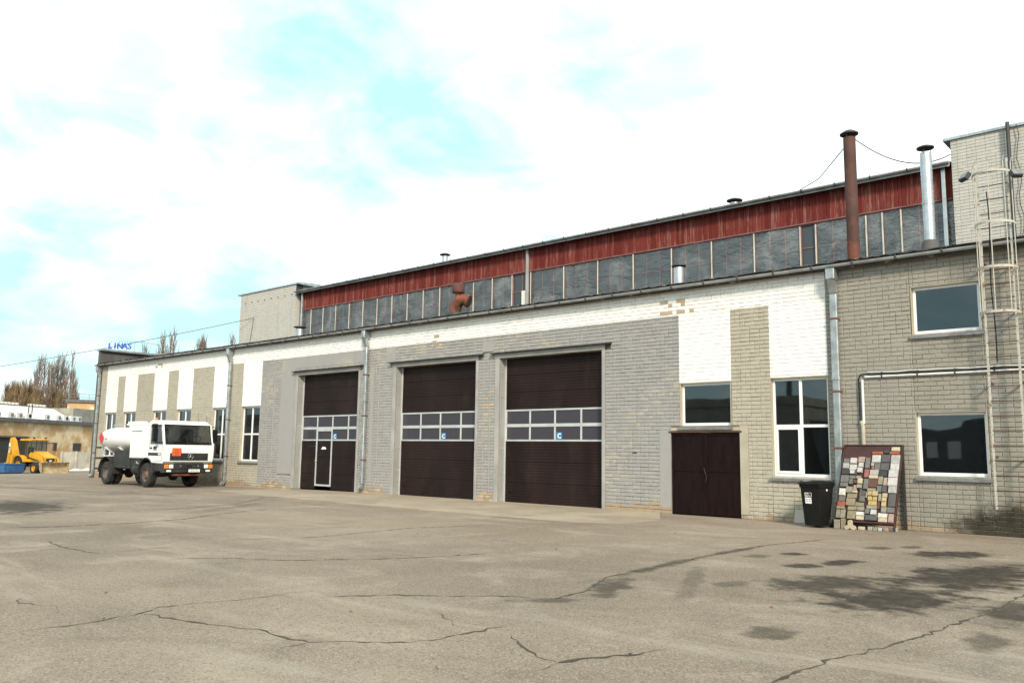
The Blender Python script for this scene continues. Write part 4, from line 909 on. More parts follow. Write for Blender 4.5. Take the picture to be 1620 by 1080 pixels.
tp('aerial', 'black_plastic', lambda mb: (mb.tube([(.7, .75, 2.7), (.6, .75, 3.1)], .008, 4), mb.tube([(1.0, .95, 2.7), (.98, .95, 3.0)], .008, 4)))
# front: grille, star, hazard plate, bumper, lamps
GR = tp('grille', 'truck_black', lambda mb: mb.cbox(1.44, 1.485, -.80, .84, 1.12, 1.42, .01))
for k in range(4): tp('grille_slat', 'truck_black', lambda mb: mb.cbox(1.484, 1.497, -.77, .81, 1.15+k*.07, 1.18+k*.07, .005), GR)
def star(mb):
    c = (1.51, .06, 1.28); mb.tube([(c[0], c[1]+.115*math.cos(t), c[2]+.115*math.sin(t)) for t in [2*math.pi*i/24 for i in range(25)]], .011, 6)
    for k in range(3):
        t = math.pi/2+k*2*math.pi/3; dx, dz = math.cos(t), math.sin(t); nx, nz = -dz*.022, dx*.022
        mb.add([(c[0]+.012, c[1], c[2]), (c[0], c[1]+nx, c[2]+nz), (c[0], c[1]+dx*.115, c[2]+dz*.115), (c[0], c[1]-nx, c[2]-nz)], [(0, 1, 2), (0, 2, 3)])
tp('emblem', 'galv_bright', star, GR, smooth=True)
HZ = tp('hazard_plate', 'orange_plate', lambda mb: mb.cbox(1.50, 1.515, -.74, -.36, 1.30, 1.62, .004))
tp('plate_border', 'ink', lambda mb: (mb.box(1.515, 1.517, -.73, -.37, 1.455, 1.467), mb.box(1.515, 1.517, -.738, -.73, 1.31, 1.61), mb.box(1.515, 1.517, -.37, -.362, 1.31, 1.61)), HZ)
text('33', .14, (1.517, -.63, 1.485), (0, 1, 0), (0, 0, 1), 'ink', HZ, local=True, ext=.001); text('1203', .14, (1.517, -.71, 1.33), (0, 1, 0), (0, 0, 1), 'ink', HZ, local=True, ext=.001)
BU = tp('bumper', 'truck_black', lambda mb: (mb.cbox(1.30, 1.53, -HW-.02, HW+.02, .62, 1.0, .03), mb.cbox(.75, 1.32, -HW-.02, -HW+.1, .68, .98, .02), mb.cbox(.75, 1.32, HW-.1, HW+.02, .68, .98, .02), mb.cbox(1.53, 1.56, -.62, .62, .78, 1.03, .02)))
for s in (-1, 1):
    tp('indicator', 'lamp_orange', lambda mb: mb.cbox(1.47, 1.545, s*.95-.09, s*.95+.09, .80, .96, .01), BU)
    tp('headlight', 'lamp_white', lambda mb: mb.cbox(1.50, 1.555, s*.75-.09, s*.75+.09, .80, .96, .02), BU)
    tp('fog_lamp', 'lamp_white', lambda mb: mb.cbox(1.50, 1.545, s*.84-.10, s*.84+.10, .66, .74, .015), BU)
    tp('towing_eye', 'galv', lambda mb: mb.tube([(1.55, s*.38, .9), (1.58, s*.38, .9)], .03, 8), BU)
tp('bumper_badge', 'black_plastic', lambda mb: mb.cbox(1.555, 1.565, -.12, .12, .86, .92, .004), BU)
PL = tp('number_plate', 'sticker_white', lambda mb: mb.box(1.56, 1.575, -.02, .46, .655, .765))
text('HNA:742', .10, (1.577, .02, .675), (0, 1, 0), (0, 0, 1), 'ink', PL, local=True, ext=.001)
tp('tow_bar', 'rust', lambda mb: mb.cbox(1.3, 1.44, -.62, .62, .50, .58, .02))
# fenders
def arc_fender(mb, cx, cz, r, a0, a1, y0, y1, th=.04, n=14):
    pr = [(cx+r*math.cos(a0+(a1-a0)*i/n), cz+r*math.sin(a0+(a1-a0)*i/n)) for i in range(n+1)]
    pi_ = [(cx+(r-th)*math.cos(a0+(a1-a0)*i/n), cz+(r-th)*math.sin(a0+(a1-a0)*i/n)) for i in range(n+1)]
    for i in range(n): mb.prism([pr[i], pr[i+1], pi_[i+1], pi_[i]], y0, y1)
for s in (-1, 1):
    y0, y1 = sorted((s*(HW+.03), s*.66))
    tp('front_fender', 'truck_black', lambda mb: arc_fender(mb, -.02, .52, .70, R(8), R(168), y0, y1))
    tp('rear_fender', 'truck_black', lambda mb: arc_fender(mb, -3.84, .50, .72, R(-2), R(178), y0, y1))
# wheels
def wheel(x, yc, wd, rim, s, dual=False):
    rt = .5
    g = bpy.data.objects.new('wheel', None); col.objects.link(g); g.parent = TR; g.location = (x, yc, rt); WLOC[g.name] = Vector()
    h = wd/2
    prof = [(.27, -h*.9), (.40, -h), (.46, -h*.96), (.495, -h*.75), (.5, -h*.4), (.5, h*.4), (.495, h*.75), (.46, h*.96), (.40, h), (.27, h*.9)]
    tp('tyre', 'rubber', lambda mb: mb.lathe(prof, (0, 0, 0), 'y', 30), g, smooth=True)
    o = h*s
    rp = [(.29, o*.86), (.27, o*.95), (.255, o*.7), (.23, o*.35), (.20, o*.30), (.15, o*.5), (.13, o*.9), (.10, o*1.0), (.001, o*1.02)] if not dual else [(.29, o*.9), (.27, o*.95), (.25, o*.2), (.2, -o*.2), (.12, -o*.25), (.11, o*.3), (.001, o*.32)]
    rm = tp('rim', rim, lambda mb: mb.lathe(rp, (0, 0, 0), 'y', 26), g, smooth=True)
    for k in range(8):
        t = 2*math.pi*k/8; tp('wheel_nut', rim, lambda mb: mb.tube([(.175*math.cos(t), o*.35 if not dual else -o*.2, .175*math.sin(t)), (.175*math.cos(t), o*.55 if not dual else 0, .175*math.sin(t))], .018, 6), g)
wheel(-.05, -.90, .30, 'rim_rust', -1); wheel(-.05, .90, .30, 'rim_rust', 1)
wheel(-3.84, -.92, .27, 'rim_grey', -1, True); wheel(-3.84, -.60, .27, 'rim_grey', -1, True); wheel(-3.84, .92, .27, 'rim_grey', 1, True); wheel(-3.84, .60, .27, 'rim_grey', 1, True)
tp('chassis', 'truck_black', lambda mb: (mb.box(-4.9, 1.25, -.45, -.33, .68, .92), mb.box(-4.9, 1.25, .33, .45, .68, .92), mb.box(-4.9, -4.8, -.9, .9, .7, .9), mb.box(-.2, .1, -.75, .75, .42, .58), mb.box(-3.98, -3.7, -.75, .75, .42, .62), mb.box(.25, .9, -.33, .33, .5, 1.0)))
for dx, dy in ((-3.84, 0), (-.05, .15)): tp('differential', 'truck_black', lambda mb: mb.lathe([(.001, -.22), (.2, -.12), (.24, 0), (.2, .12), (.001, .22)], (dx, dy, .5), 'y', 14), smooth=True)
tp('fuel_tank', 'truck_black', lambda mb: mb.lathe([(.001, -1.5), (.27, -1.5), (.29, -1.47), (.29, -.95), (.27, -.92), (.001, -.92)], (0, -.72, .72), 'x', 18), smooth=True)
tp('exhaust_pipe', 'galv', lambda mb: mb.tube([(-1.2, -.9, 1.1), (-.95, -1.0, .98), (-.8, -1.0, .95)], .04, 8), smooth=True)
tp('hose', 'black_plastic', lambda mb: mb.tube(sag((-1.3, -.95, .62), (-.5, -.95, .62), .22), .03, 8), smooth=True)
# pump cabinet and tank
CB = tp('pump_cabinet', 'white_paint', lambda mb: mb.cbox(-1.62, -.12, -1.05, 1.05, 1.16, 2.52, .03))
tp('cabinet_door', 'white_paint', lambda mb: mb.cbox(-1.5, -.28, -1.066, -1.051, 1.2, 2.28, .008), CB)
tp('cabinet_rail', 'galv', lambda mb: mb.cbox(-1.5, -.55, -1.08, -1.052, 2.30, 2.325, .004), CB)
tp('top_walkway', 'white_paint', lambda mb: (mb.cbox(-2.3, .0, -.95, .95, 2.54, 2.62, .02), mb.cbox(-2.3, -1.2, -.9, -.55, 2.62, 2.72, .02)), CB)
def tank(mb):
    n = 32; st = [(-4.86, .80), (-4.83, .90), (-4.76, .97), (-4.66, 1), (-1.62, 1)]
    vs = []; hw, hh, zc = 1.03, .53, 1.98
    for x, k in st:
        for i in range(n):
            t = 2*math.pi*i/n; c, s = math.cos(t), math.sin(t); e = .82
            vs.append((x, k*hw*math.copysign(abs(c)**e, c), zc+k*hh*math.copysign(abs(s)**e, s)))
    fs = [(j*n+i, j*n+(i+1) % n, (j+1)*n+(i+1) % n, (j+1)*n+i) for j in range(len(st)-1) for i in range(n)] + [tuple(range(n-1, -1, -1))]
    mb.add(vs, fs)
TK = tp('tank', 'white_paint', tank, smooth=True)
for x in (-2.6, -3.5): tp('manhole', 'white_paint', lambda mb: mb.lathe([(.25, 2.48), (.25, 2.60), (.2, 2.63), (.001, 2.63)], (x, 0, 0), 'z', 18), TK, smooth=True)
tp('top_rail', 'galv', lambda mb: (mb.tube([(-4.5, -.55, 2.40), (-4.45, -.55, 2.62), (-2.4, -.55, 2.62)], .018, 6), mb.tube([(-4.5, .55, 2.40), (-4.45, .55, 2.62), (-2.4, .55, 2.62)], .018, 6)), TK)
for x in (-4.4, -3.0, -1.8): tp('cradle', 'white_paint', lambda mb: mb.prism([(-1.0, 1.62), (1.0, 1.62), (.6, 1.36), (-.6, 1.36)], x, x+.07, 'x'), TK)
tp('placard', 'red_sign', lambda mb: mb.prism([(-4.52, 2.27), (-4.27, 2.02), (-4.52, 1.77), (-4.77, 2.02)], -1.06, -1.045), TK)
tp('tank_badge', 'ink', lambda mb: mb.prism([(-4.12, 1.97), (-3.98, 1.97), (-3.98, 2.0), (-4.12, 2.0)], -1.05, -1.035), TK)
tp('skirt', 'truck_black', lambda mb: mb.cbox(-3.2, -1.66, -1.0, -.9, .72, 1.50, .02)); tp('skirt', 'truck_black', lambda mb: mb.cbox(-3.2, -1.66, .9, 1.0, .72, 1.50, .02))
tp('tool_box', 'truck_black', lambda mb: mb.cbox(-1.62, -.75, -.98, -.45, .86, 1.15, .02))
for z in (.62, 1.08, 1.55): tp('rear_bar', 'truck_black', lambda mb: (mb.cbox(-5.15, -4.75, -1.0, -.9, z, z+.08, .01), mb.cbox(-5.15, -5.07, -.9, 1.0, z, z+.08, .01)))
tp('support_strut', 'galv', lambda mb: mb.tube([(-4.55, -.95, 1.58), (-4.1, -.98, 1.28)], .045, 8))
tp('mudflap', 'truck_black', lambda mb: mb.box(-4.62, -4.60, -1.0, -.5, .25, .75))

# ================================================================ wheelie bin
def bin_():
    b = thing('wheelie_bin', (-7.42, 18.72, 0), 'tall black two-wheeled rubbish bin with white label below the window', 'bin', rz=R(-10)); b.scale = (.86, .86, .93)
    P = lambda n, m, f, q=None, **k: part(n, m, q or b, f, local=True, **k)
    def body(mb):
        vs = [(-.22, -.24, .04), (.22, -.24, .04), (.22, .22, .04), (-.22, .22, .04), (-.27, -.33, .93), (.27, -.33, .93), (.27, .33, .93), (-.27, .33, .93), (-.29, -.35, .94), (.29, -.35, .94), (.29, .35, .94), (-.29, .35, .94), (-.29, -.35, 1.0), (.29, -.35, 1.0), (.29, .35, 1.0), (-.29, .35, 1.0)]
        fs = [(3, 2, 1, 0)] + [(o+i, o+(i+1) % 4, o+4+(i+1) % 4, o+4+i) for o in (0, 4, 8) for i in range(4)]
        mb.add(vs, fs)
    B = P('body', 'black_plastic', body)
    bv = B.modifiers.new('bevel', 'BEVEL'); bv.width = .025; bv.segments = 2
    L = P('lid', 'black_plastic', lambda mb: mb.add([(-.30, -.38, 1.003), (.30, -.38, 1.003), (.30, .36, 1.003), (-.30, .36, 1.003), (-.30, -.38, 1.03), (.30, -.38, 1.03), (.30, .36, 1.05), (-.30, .36, 1.05), (-.24, -.30, 1.06), (.24, -.30, 1.06), (.24, .28, 1.09), (-.24, .28, 1.09)], [(3, 2, 1, 0)] + [(o+i, o+(i+1) % 4, o+4+(i+1) % 4, o+4+i) for o in (0, 4) for i in range(4)] + [(8, 9, 10, 11)]))
    for x in (-.2, .2): P('lid_grip', 'black_plastic', lambda mb: mb.tube([(x-.04, -.36, 1.03), (x-.04, -.38, 1.085), (x+.04, -.38, 1.085), (x+.04, -.36, 1.03)], .01, 6), L)
    P('handle', 'black_plastic', lambda mb: (mb.tube([(-.24, .40, 1.02), (.24, .40, 1.02)], .018, 8), mb.box(-.26, -.22, .32, .42, .98, 1.04), mb.box(.22, .26, .32, .42, .98, 1.04)))
    for s in (-1, 1): P('wheel', 'rubber', lambda mb: mb.lathe([(.001, s*.20), (.08, s*.20), (.1, s*.21), (.1, s*.25), (.08, s*.26), (.001, s*.26)], (0, .25, .1), 'x', 20), smooth=True)
    yy = lambda z: -.24-.09*(z-.04)/.89
    def lab(mb, x0, x1, z0, z1): mb.add([(x0, yy(z0)-.004, z0), (x1, yy(z0)-.004, z0), (x1, yy(z1)-.004, z1), (x0, yy(z1)-.004, z1)], [(0, 1, 2, 3)])
    lb = P('label', 'sticker_white', lambda mb: lab(mb, -.15, .03, .56, .70))
    for i in range(4): P('label_print', 'ink', lambda mb: mb.add([(x, yy(z)-.0055, z) for x, z in ((-.135+.085*(i % 2), .61+.045*(i//2)), (-.075+.085*(i % 2), .61+.045*(i//2)), (-.075+.085*(i % 2), .622+.045*(i//2)), (-.135+.085*(i % 2), .622+.045*(i//2)))], [(0, 1, 2, 3)]), lb)
    uy = Vector((0, -.09, .89)).normalized()
    text('pre', .085, (-.155, yy(.775)-.004, .775), (1, 0, 0), uy, 'sticker_white', b, local=True, ext=.0008, bold=.001); text('zero', .085, (-.155, yy(.715)-.004, .715), (1, 0, 0), uy, 'sticker_white', b, local=True, ext=.0008, bold=.001)
    P('logo_frame', 'sticker_white', lambda mb: mb.tube([(-.02, yy(.81)-.004, .81), (.035, yy(.81)-.004, .81), (.035, yy(.725)-.004, .725), (.01, yy(.72)-.004, .72)], .005, 4))
    P('tag', 'sticker_white', lambda mb: mb.add([(.264, .0, .84), (.264, .06, .84), (.271, .06, .90), (.271, 0, .90)], [(0, 1, 2, 3)]))
bin_()
tag(MB().cbox(-.14, .14, -.03, .0, 0, .31, .006).build('concrete_tile', 'tile_pink', xf=Matrix.Translation((-8.12, 19.44, .0)) @ Matrix.Rotation(R(-14), 4, 'X')), 'pinkish square tile leaning on the wall foot beside the bin', 'tile')

# ================================================================ board of paving samples leaning on the wall
def samples():
    b = thing('sample_board', (-6.4, 19.1, 0), 'maroon leaning display board covered with paving block samples', 'display board')
    X0, X1 = -7.02, -5.80; P0 = Vector((0, 18.84, .17)); P1 = Vector((0, 19.47, 1.80)); vd = (P1-P0); H = vd.length; vd = vd/H; nd = Vector((0, -vd.z, vd.y))
    sh = -.045
    def pt(u, v, w_): return Vector((X0+u+sh*(1-v/H), P0.y, P0.z)) + vd*v + nd*w_
    def slab(mb, u0, u1, v0, v1, w0, w1, ch=.006):
        c = min(ch, (u1-u0)*.3, (v1-v0)*.3)
        q = [pt(u0, v0, w0), pt(u1, v0, w0), pt(u1, v1, w0), pt(u0, v1, w0), pt(u0, v0, w1-c), pt(u1, v0, w1-c), pt(u1, v1, w1-c), pt(u0, v1, w1-c), pt(u0+c, v0+c, w1), pt(u1-c, v0+c, w1), pt(u1-c, v1-c, w1), pt(u0+c, v1-c, w1)]
        mb.add(q, [(3, 2, 1, 0), (0, 1, 5, 4), (1, 2, 6, 5), (2, 3, 7, 6), (3, 0, 4, 7), (4, 5, 9, 8), (5, 6, 10, 9), (6, 7, 11, 10), (7, 4, 8, 11), (8, 9, 10, 11)])
    Wd = X1-X0
    part('panel', 'board_maroon', b, lambda mb: slab(mb, 0, Wd, 0, H, -.02, 0))
    part('frame', 'board_maroon', b, lambda mb: (slab(mb, -.03, 0, -.15, H+.03, -.05, .02), slab(mb, Wd, Wd+.03, -.15, H+.03, -.05, .02), slab(mb, 0, Wd, H, H+.03, -.05, .02), slab(mb, 0, Wd, -.04, 0, -.05, .06)))
    part('back_leg', 'dark_metal', b, lambda mb: mb.box(X1-.03, X1+.015, 19.50, 19.55, 0, 1.83)); part('back_leg', 'dark_metal', b, lambda mb: mb.box(X0-.015, X0+.03, 19.50, 19.55, 0, 1.83))
    C = dict(W=(.45, .435, .42), LG=(.34, .33, .315), DG=(.085, .08, .085), D2=(.14, .135, .13), BK=(.045, .044, .043), BR=(.11, .055, .04), RD=(.30, .085, .05), RS=(.27, .11, .095), YL=(.42, .30, .125), Y2=(.42, .33, .19), BE=(.47, .39, .28), OL=(.24, .205, .14), OG=(.25, .235, .19), PK=(.33, .24, .21), WW=(.56, .54, .50))
    for k, c in C.items(): mat('sample_'+k, c, .85, var=.15, vs=14, bmp=.25, bs=120)
    S = '700,65,795,112,BE 480,118,605,150,RD 680,118,790,150,RD 612,100,672,140,BK 690,155,803,250,LG 685,252,790,333,W 668,335,770,418,W 655,420,760,513,W 662,515,755,595,LG 475,160,578,246,W 585,155,685,246,DG 570,250,670,338,DG 505,250,568,338,D2 465,250,503,288,LG 470,290,503,330,RS 455,338,555,396,LG 445,398,548,438,BE 560,345,652,410,BK 225,200,300,266,W 315,182,393,248,PK 318,252,378,305,W 305,312,365,370,W 215,278,298,343,W 220,345,278,388,W 135,265,210,328,LG 140,205,215,262,D2 120,332,208,398,BK 397,195,450,320,D2 385,330,440,425,RS 100,402,205,488,D2 215,405,285,445,D2 290,405,350,438,OG 310,440,368,500,BE 210,450,255,510,D2 258,455,302,498,BR 100,492,195,540,D2 300,508,360,552,OG 375,440,435,560,D2 440,442,543,540,BR 548,412,600,505,OG 605,420,648,510,PK 530,512,585,590,D2 590,515,645,590,DG 85,560,162,640,WW 168,535,248,605,OG 258,515,300,575,PK 250,580,305,608,BE 80,645,158,708,D2 182,612,298,665,OL 170,672,275,755,OL 280,712,380,758,OL 68,712,160,768,RD 45,802,98,900,OL 100,802,158,900,OG 60,770,158,800,OL 190,760,298,805,OL 302,762,385,805,OG 290,815,388,858,WW 185,812,283,905,OL 290,862,383,908,BE 355,575,402,638,DG 335,640,393,705,D2 420,545,520,578,OG 425,580,478,630,YL 482,580,545,635,Y2 425,635,478,685,YL 482,637,533,685,YL 430,688,530,738,YL 404,590,422,660,OG 548,605,580,690,OG 592,595,650,643,Y2 585,645,640,690,Y2 580,692,635,745,Y2 655,600,745,745,DG 535,692,560,775,BR 415,742,533,782,OG 395,785,450,840,D2 462,788,525,845,W 580,752,645,815,OG 650,755,735,815,D2 540,818,652,868,WW 545,872,650,918,BE 660,825,720,925,PK 395,850,535,910,DG 320,560,350,705,DG 280,340,300,398,DG'
    rng = random.Random(4)
    for s in S.split():
        x0, y0, x1, y1, k = s.split(','); x0, y0, x1, y1 = map(int, (x0, y0, x1, y1))
        def uv(x, y): v = (y-48)/875; return ((x-(160-115*v))/(655+20*v)*Wd, (1-v)*H)
        ua, va = uv(x0, y1); ub, _ = uv(x1, y1); uc, vb = uv(x0, y0)
        ua = max(ua, .002); ub = min(ub, Wd-.002)
        part('paver_sample', 'sample_'+k, b, lambda mb: slab(mb, ua+.003, ub-.003, max(va, .004), vb-.003, .002, rng.uniform(.035, .075)))
samples()
def block(label, m, x0, x1, y0, y1, z1, tilt=0, name='paving_block'):
    o = MB().cbox(x0, x1, y0, y1, 0, z1, .008).build(name, m); tag(o, label, 'paving block', 'loose blocks at the foot of the sample board'); return o
block('grey upright paving block under the left corner of the sample board', 'sample_OG', -7.06, -6.93, 18.70, 18.78, .19)
block('tall brown paving block standing beside the clover-shaped block', 'sample_OL', -6.91, -6.82, 18.70, 18.78, .22)
block('flat beige block lying right of the clover-shaped block', 'sample_BE', -6.56, -6.43, 18.74, 18.83, .07)
block('low grey block under the middle of the sample board', 'sample_LG', -6.37, -6.28, 18.78, 18.87, .08)
block('low brownish block, second of the row under the sample board', 'sample_OG', -6.27, -6.18, 18.79, 18.88, .075)
block('pale low block, third of the row under the sample board', 'sample_W', -6.165, -6.085, 18.80, 18.89, .07)
block('low block with pink tint under the right corner of the board', 'sample_PK', -6.06, -5.96, 18.81, 18.90, .085)
block('lone grey block lying outside the right leg of the board', 'sample_LG', -5.91, -5.79, 18.84, 18.93, .08)
def clover(mb):
    pts = []; c = (-6.70, .125)
    for i in range(48):
        t = 2*math.pi*i/48; r = .085+.04*math.cos(3*(t-math.pi/2)); pts.append((c[0]+r*math.cos(t)*1.05, c[1]-.02+r*math.sin(t)))
    z0 = min(p[1] for p in pts); mb.prism([(x, z-z0) for x, z in pts], 18.66, 18.73)
one('clover_paver', 'sample_BE', 'beige three-lobed paving block standing on edge before the sample board', 'paving block', clover, 'loose blocks at the foot of the sample board')

# ================================================================ yellow backhoe loader
def backhoe():
    bx, by = -77.8, 26.75
    b = thing('backhoe_loader', (bx, by, gz(bx)), 'yellow backhoe loader with front bucket parked before the old brick building', 'digger', rz=R(12))
    P = lambda n, m, f, q=None, **k: part(n, m, q or b, f, local=True, **k)
    ch = P('chassis', 'dark_metal', lambda mb: (mb.cbox(-1.0, 2.6, -.45, .45, .55, 1.0, .03), mb.box(-.1, .1, -.8, .8, .6, .76), mb.box(2.0, 2.2, -.85, .85, .38, .52)))
    hd = P('bonnet', 'yellow_paint', lambda mb: mb.prism([(1.1, .95), (1.1, 1.85), (1.5, 1.83), (2.55, 1.45), (2.75, 1.3), (2.75, .9)], -.48, .48))
    P('grille', 'truck_black', lambda mb: (mb.cbox(2.752, 2.78, -.36, .36, .92, 1.28, .01)), hd)
    P('badge', 'sticker_white', lambda mb: mb.box(2.781, 2.786, -.12, .12, 1.05, 1.13), hd)
    P('bonnet_stripe', 'truck_black', lambda mb: mb.prism([(1.2, 1.15), (1.2, 1.25), (2.5, 1.12), (2.5, 1.05)], -.492, -.482), hd)
    cb = P('cab', 'yellow_paint', lambda mb: (mb.prism([(-.55, 2.72), (-.6, 2.80), (-.4, 2.88), (1.0, 2.88), (1.2, 2.80), (1.15, 2.72)], -.72, .72), mb.cbox(-.5, 1.08, -.68, .68, .95, 1.2, .03)))
    for y in (-.66, .66):
        for x0, x1 in ((-.5, -.45), (.35, .38), (1.05, 1.0)): P('pillar', 'truck_black', lambda mb: mb.tube([(x0, y, 1.2), (x1, y, 2.74)], .045, 6), cb)
    for y in (-.67, .67): P('side_glass', 'cab_glass', lambda mb: mb.add([(-.48, y, 1.2), (1.03, y, 1.2), (1.0, y, 2.72), (-.45, y, 2.72)], [(0, 1, 2, 3)]), cb)
    P('windscreen', 'cab_glass', lambda mb: mb.add([(1.06, -.64, 1.2), (1.06, .64, 1.2), (1.02, .64, 2.72), (1.02, -.64, 2.72)], [(0, 1, 2, 3)]), cb)
    P('rear_glass', 'cab_glass', lambda mb: mb.add([(-.5, -.64, 1.2), (-.5, .64, 1.2), (-.46, .64, 2.72), (-.46, -.64, 2.72)], [(0, 1, 2, 3)]), cb)
    P('seat', 'seat', lambda mb: (mb.cbox(-.1, .4, -.25, .25, 1.2, 1.6, .05), mb.cbox(-.15, .02, -.25, .25, 1.5, 2.2, .05)), cb)
    for x, y in ((1.05, -.5), (1.05, .5), (-.4, -.5), (.3, 0)): P('work_lamp', 'lamp_orange' if y == 0 else 'truck_black', lambda mb: mb.cbox(x-.06, x+.06, y-.08, y+.08, 2.89, 3.0, .02), cb)
    def wheel(x, y, r, wd, s):
        g = bpy.data.objects.new('wheel', None); col.objects.link(g); g.parent = b; g.location = (x, y, r); h = wd/2
        P('tyre', 'rubber', lambda mb: (mb.lathe([(r*.55, -h*.9), (r*.8, -h), (r*.95, -h*.9), (r, -h*.6), (r, h*.6), (r*.95, h*.9), (r*.8, h), (r*.55, h*.9)], (0, 0, 0), 'y', 26)), g, smooth=True)
        P('rim', 'yellow_paint', lambda mb: mb.lathe([(r*.57, s*h*.85), (r*.5, s*h*.8), (r*.42, s*h*.3), (r*.2, s*h*.3), (r*.16, s*h*.6), (.001, s*h*.62)], (0, 0, 0), 'y', 20), g, smooth=True)
    for s in (-1, 1): wheel(0, s*.88, .68, .42, s); wheel(2.1, s*.86, .46, .32, s)
    for s in (-1, 1):
        y0, y1 = sorted((s*.62, s*1.12)); P('fender', 'yellow_paint', lambda mb: arc_fender(mb, 0, .68, .84, R(20), R(165), y0, y1, .05))
        ya, yb = sorted((s*.62, s*.76)); P('loader_arm', 'yellow_paint', lambda mb: (mb.prism([(.95, 1.55), (1.15, 1.75), (2.6, 1.35), (3.15, .62), (3.0, .5), (2.45, 1.1), (1.0, 1.35)], ya, yb)))
        P('ram', 'galv', lambda mb: mb.tube([(1.4, s*.69, 1.0), (2.5, s*.69, 1.02)], .04, 8))
    def bk(mb):
        pr = [(3.05, .12), (3.0, .95), (3.1, .98), (3.16, .5), (3.3, .18), (3.85, .06), (3.85, .02), (3.2, .04)]
        mb.prism(pr, -1.15, 1.15); mb.prism([(3.05, .1), (3.0, .95), (3.2, .9), (3.85, .06), (3.2, .04)], -1.17, -1.13); mb.prism([(3.05, .1), (3.0, .95), (3.2, .9), (3.85, .06), (3.2, .04)], 1.13, 1.17)
        mb.box(2.98, 3.9, -1.15, 1.15, .0, .02)
    def blade(mb):   # bucket rolled forward so its back plate faces the front
        n = 10; vs = []
        for i in range(n+1):
            t = i/n; x = 3.55-.35*math.sin(t*math.pi*.9); z = .05+.92*t; vs += [(x, -1.15, z), (x, 1.15, z), (x-.05, -1.15, z), (x-.05, 1.15, z)]
        mb.add(vs, [(4*i, 4*i+1, 4*i+5, 4*i+4) for i in range(n)] + [(4*i+2, 4*i+6, 4*i+7, 4*i+3) for i in range(n)] + [(4*i, 4*i+4, 4*i+6, 4*i+2) for i in range(n)] + [(4*i+1, 4*i+3, 4*i+7, 4*i+5) for i in range(n)])
        mb.prism([(3.1, .9), (3.55, .05), (3.6, .05), (3.5, .97), (3.2, 1.0)], -1.19, -1.15); mb.prism([(3.1, .9), (3.55, .05), (3.6, .05), (3.5, .97), (3.2, 1.0)], 1.15, 1.19)
    B = P('bucket', 'bucket_steel', blade)
    for k in range(8): P('bucket_tooth', 'bucket_steel', lambda mb: mb.cbox(3.45, 3.62, -1.08+k*.305-.05, -1.08+k*.305+.05, .93, 1.02, .01), B)
    bm = P('boom', 'yellow_paint', lambda mb: mb.prism([(-1.0, .9), (-.85, 1.2), (-1.55, 2.75), (-1.85, 2.95), (-2.0, 2.75), (-1.4, 1.1)], -.71, -.39))
    P('dipper', 'yellow_paint', lambda mb: mb.prism([(-1.75, 3.0), (-2.1, 2.9), (-2.35, .85), (-2.05, .8), (-1.72, 2.6)], -.68, -.42), bm)
    P('boom_ram', 'galv', lambda mb: mb.tube([(-1.0, -.55, 1.45), (-1.7, -.55, 2.5)], .06, 8), bm)
    lg = P('logo_plate', 'sticker_white', lambda mb: mb.box(-2.16, -1.94, -.69, -.685, 1.75, 2.5), bm)
    text('JCB', .26, (-1.96, -.696, 1.82), (0, 0, 1), (-1, 0, 0), 'ink', lg, local=True, ext=.001, bold=.008)
    P('digging_bucket', 'yellow_paint', lambda mb: mb.prism([(-2.4, .85), (-2.0, .8), (-1.75, .45), (-2.0, .15), (-2.3, .3)], -.85, -.25), bm)
    for s in (-1, 1): P('stabiliser', 'yellow_paint', lambda mb: mb.cbox(-1.35, -1.1, s*.9-.09, s*.9+.09, .25, 1.5, .02))
backhoe()
# blue trough container
def trough():
    x, y = -75.2, 24.6
    b = thing('steel_trough', (x, y, gz(x)), 'low blue ribbed steel container standing before the yellow digger', 'container', rz=R(25))
    P = lambda n, m, f, q=None, **k: part(n, m, q or b, f, local=True, **k)
    P('body', 'blue_paint', lambda mb: (mb.box(-6, .2, -.9, -.86, .12, .72), mb.box(-6, .2, .86, .9, .12, .72), mb.box(.16, .2, -.86, .86, .12, .72), mb.box(-6, -5.96, -.86, .86, .12, .72), mb.box(-6, .2, -.9, .9, .08, .12)))
    P('rim', 'blue_paint', lambda mb: (mb.cbox(-6.03, .23, -.95, -.84, .721, .79, .01), mb.cbox(-6.03, .23, .84, .95, .721, .79, .01), mb.cbox(.13, .24, -.839, .839, .721, .788, .01)))
    for k in range(7): P('rib', 'blue_paint', lambda mb: mb.cbox(-5.8+k*.98, -5.7+k*.98, -.95, -.9, .1, .72, .01))
    for x in (-5.4, -.5): P('skid', 'dark_metal', lambda mb: mb.box(x-.1, x+.1, -.85, .85, 0, .08))
trough()

# ================================================================ background: fence, old brick building, far blocks, trees
A0 = Vector((-90.9, 28.2, 0)); A1 = Vector((-98.77, 40.1, 0)); ld = (A1-A0).normalized(); nn = Vector((-ld.y, ld.x, 0))
if nn.x < 0: nn = -nn           # points to the yard
def bgbox(mb, s0, s1, o0, o1, z0, z1):
    """box in the frame of the old building: s along its front, o towards the yard"""
    c = [A0+ld*s+nn*o+Vector((0, 0, z)) for z in (z0, z1) for s, o in ((s0, o0), (s1, o0), (s1, o1), (s0, o1))]
    mb.add(c, [(3, 2, 1, 0), (4, 5, 6, 7), (0, 1, 5, 4), (1, 2, 6, 5), (2, 3, 7, 6), (3, 0, 4, 7)])
SL = (A1-A0).length
OB = thing('old_brick_building', tuple(A0+Vector((0, 0, -.95))), 'low weathered yellow brick building with dark fascia and row of air conditioners', 'building')
W_ = 24.0
part('brick_wall', 'old_brick', OB, lambda mb: (bgbox(mb, -12, 22, -W_, -.1, -1.2, 3.85)))
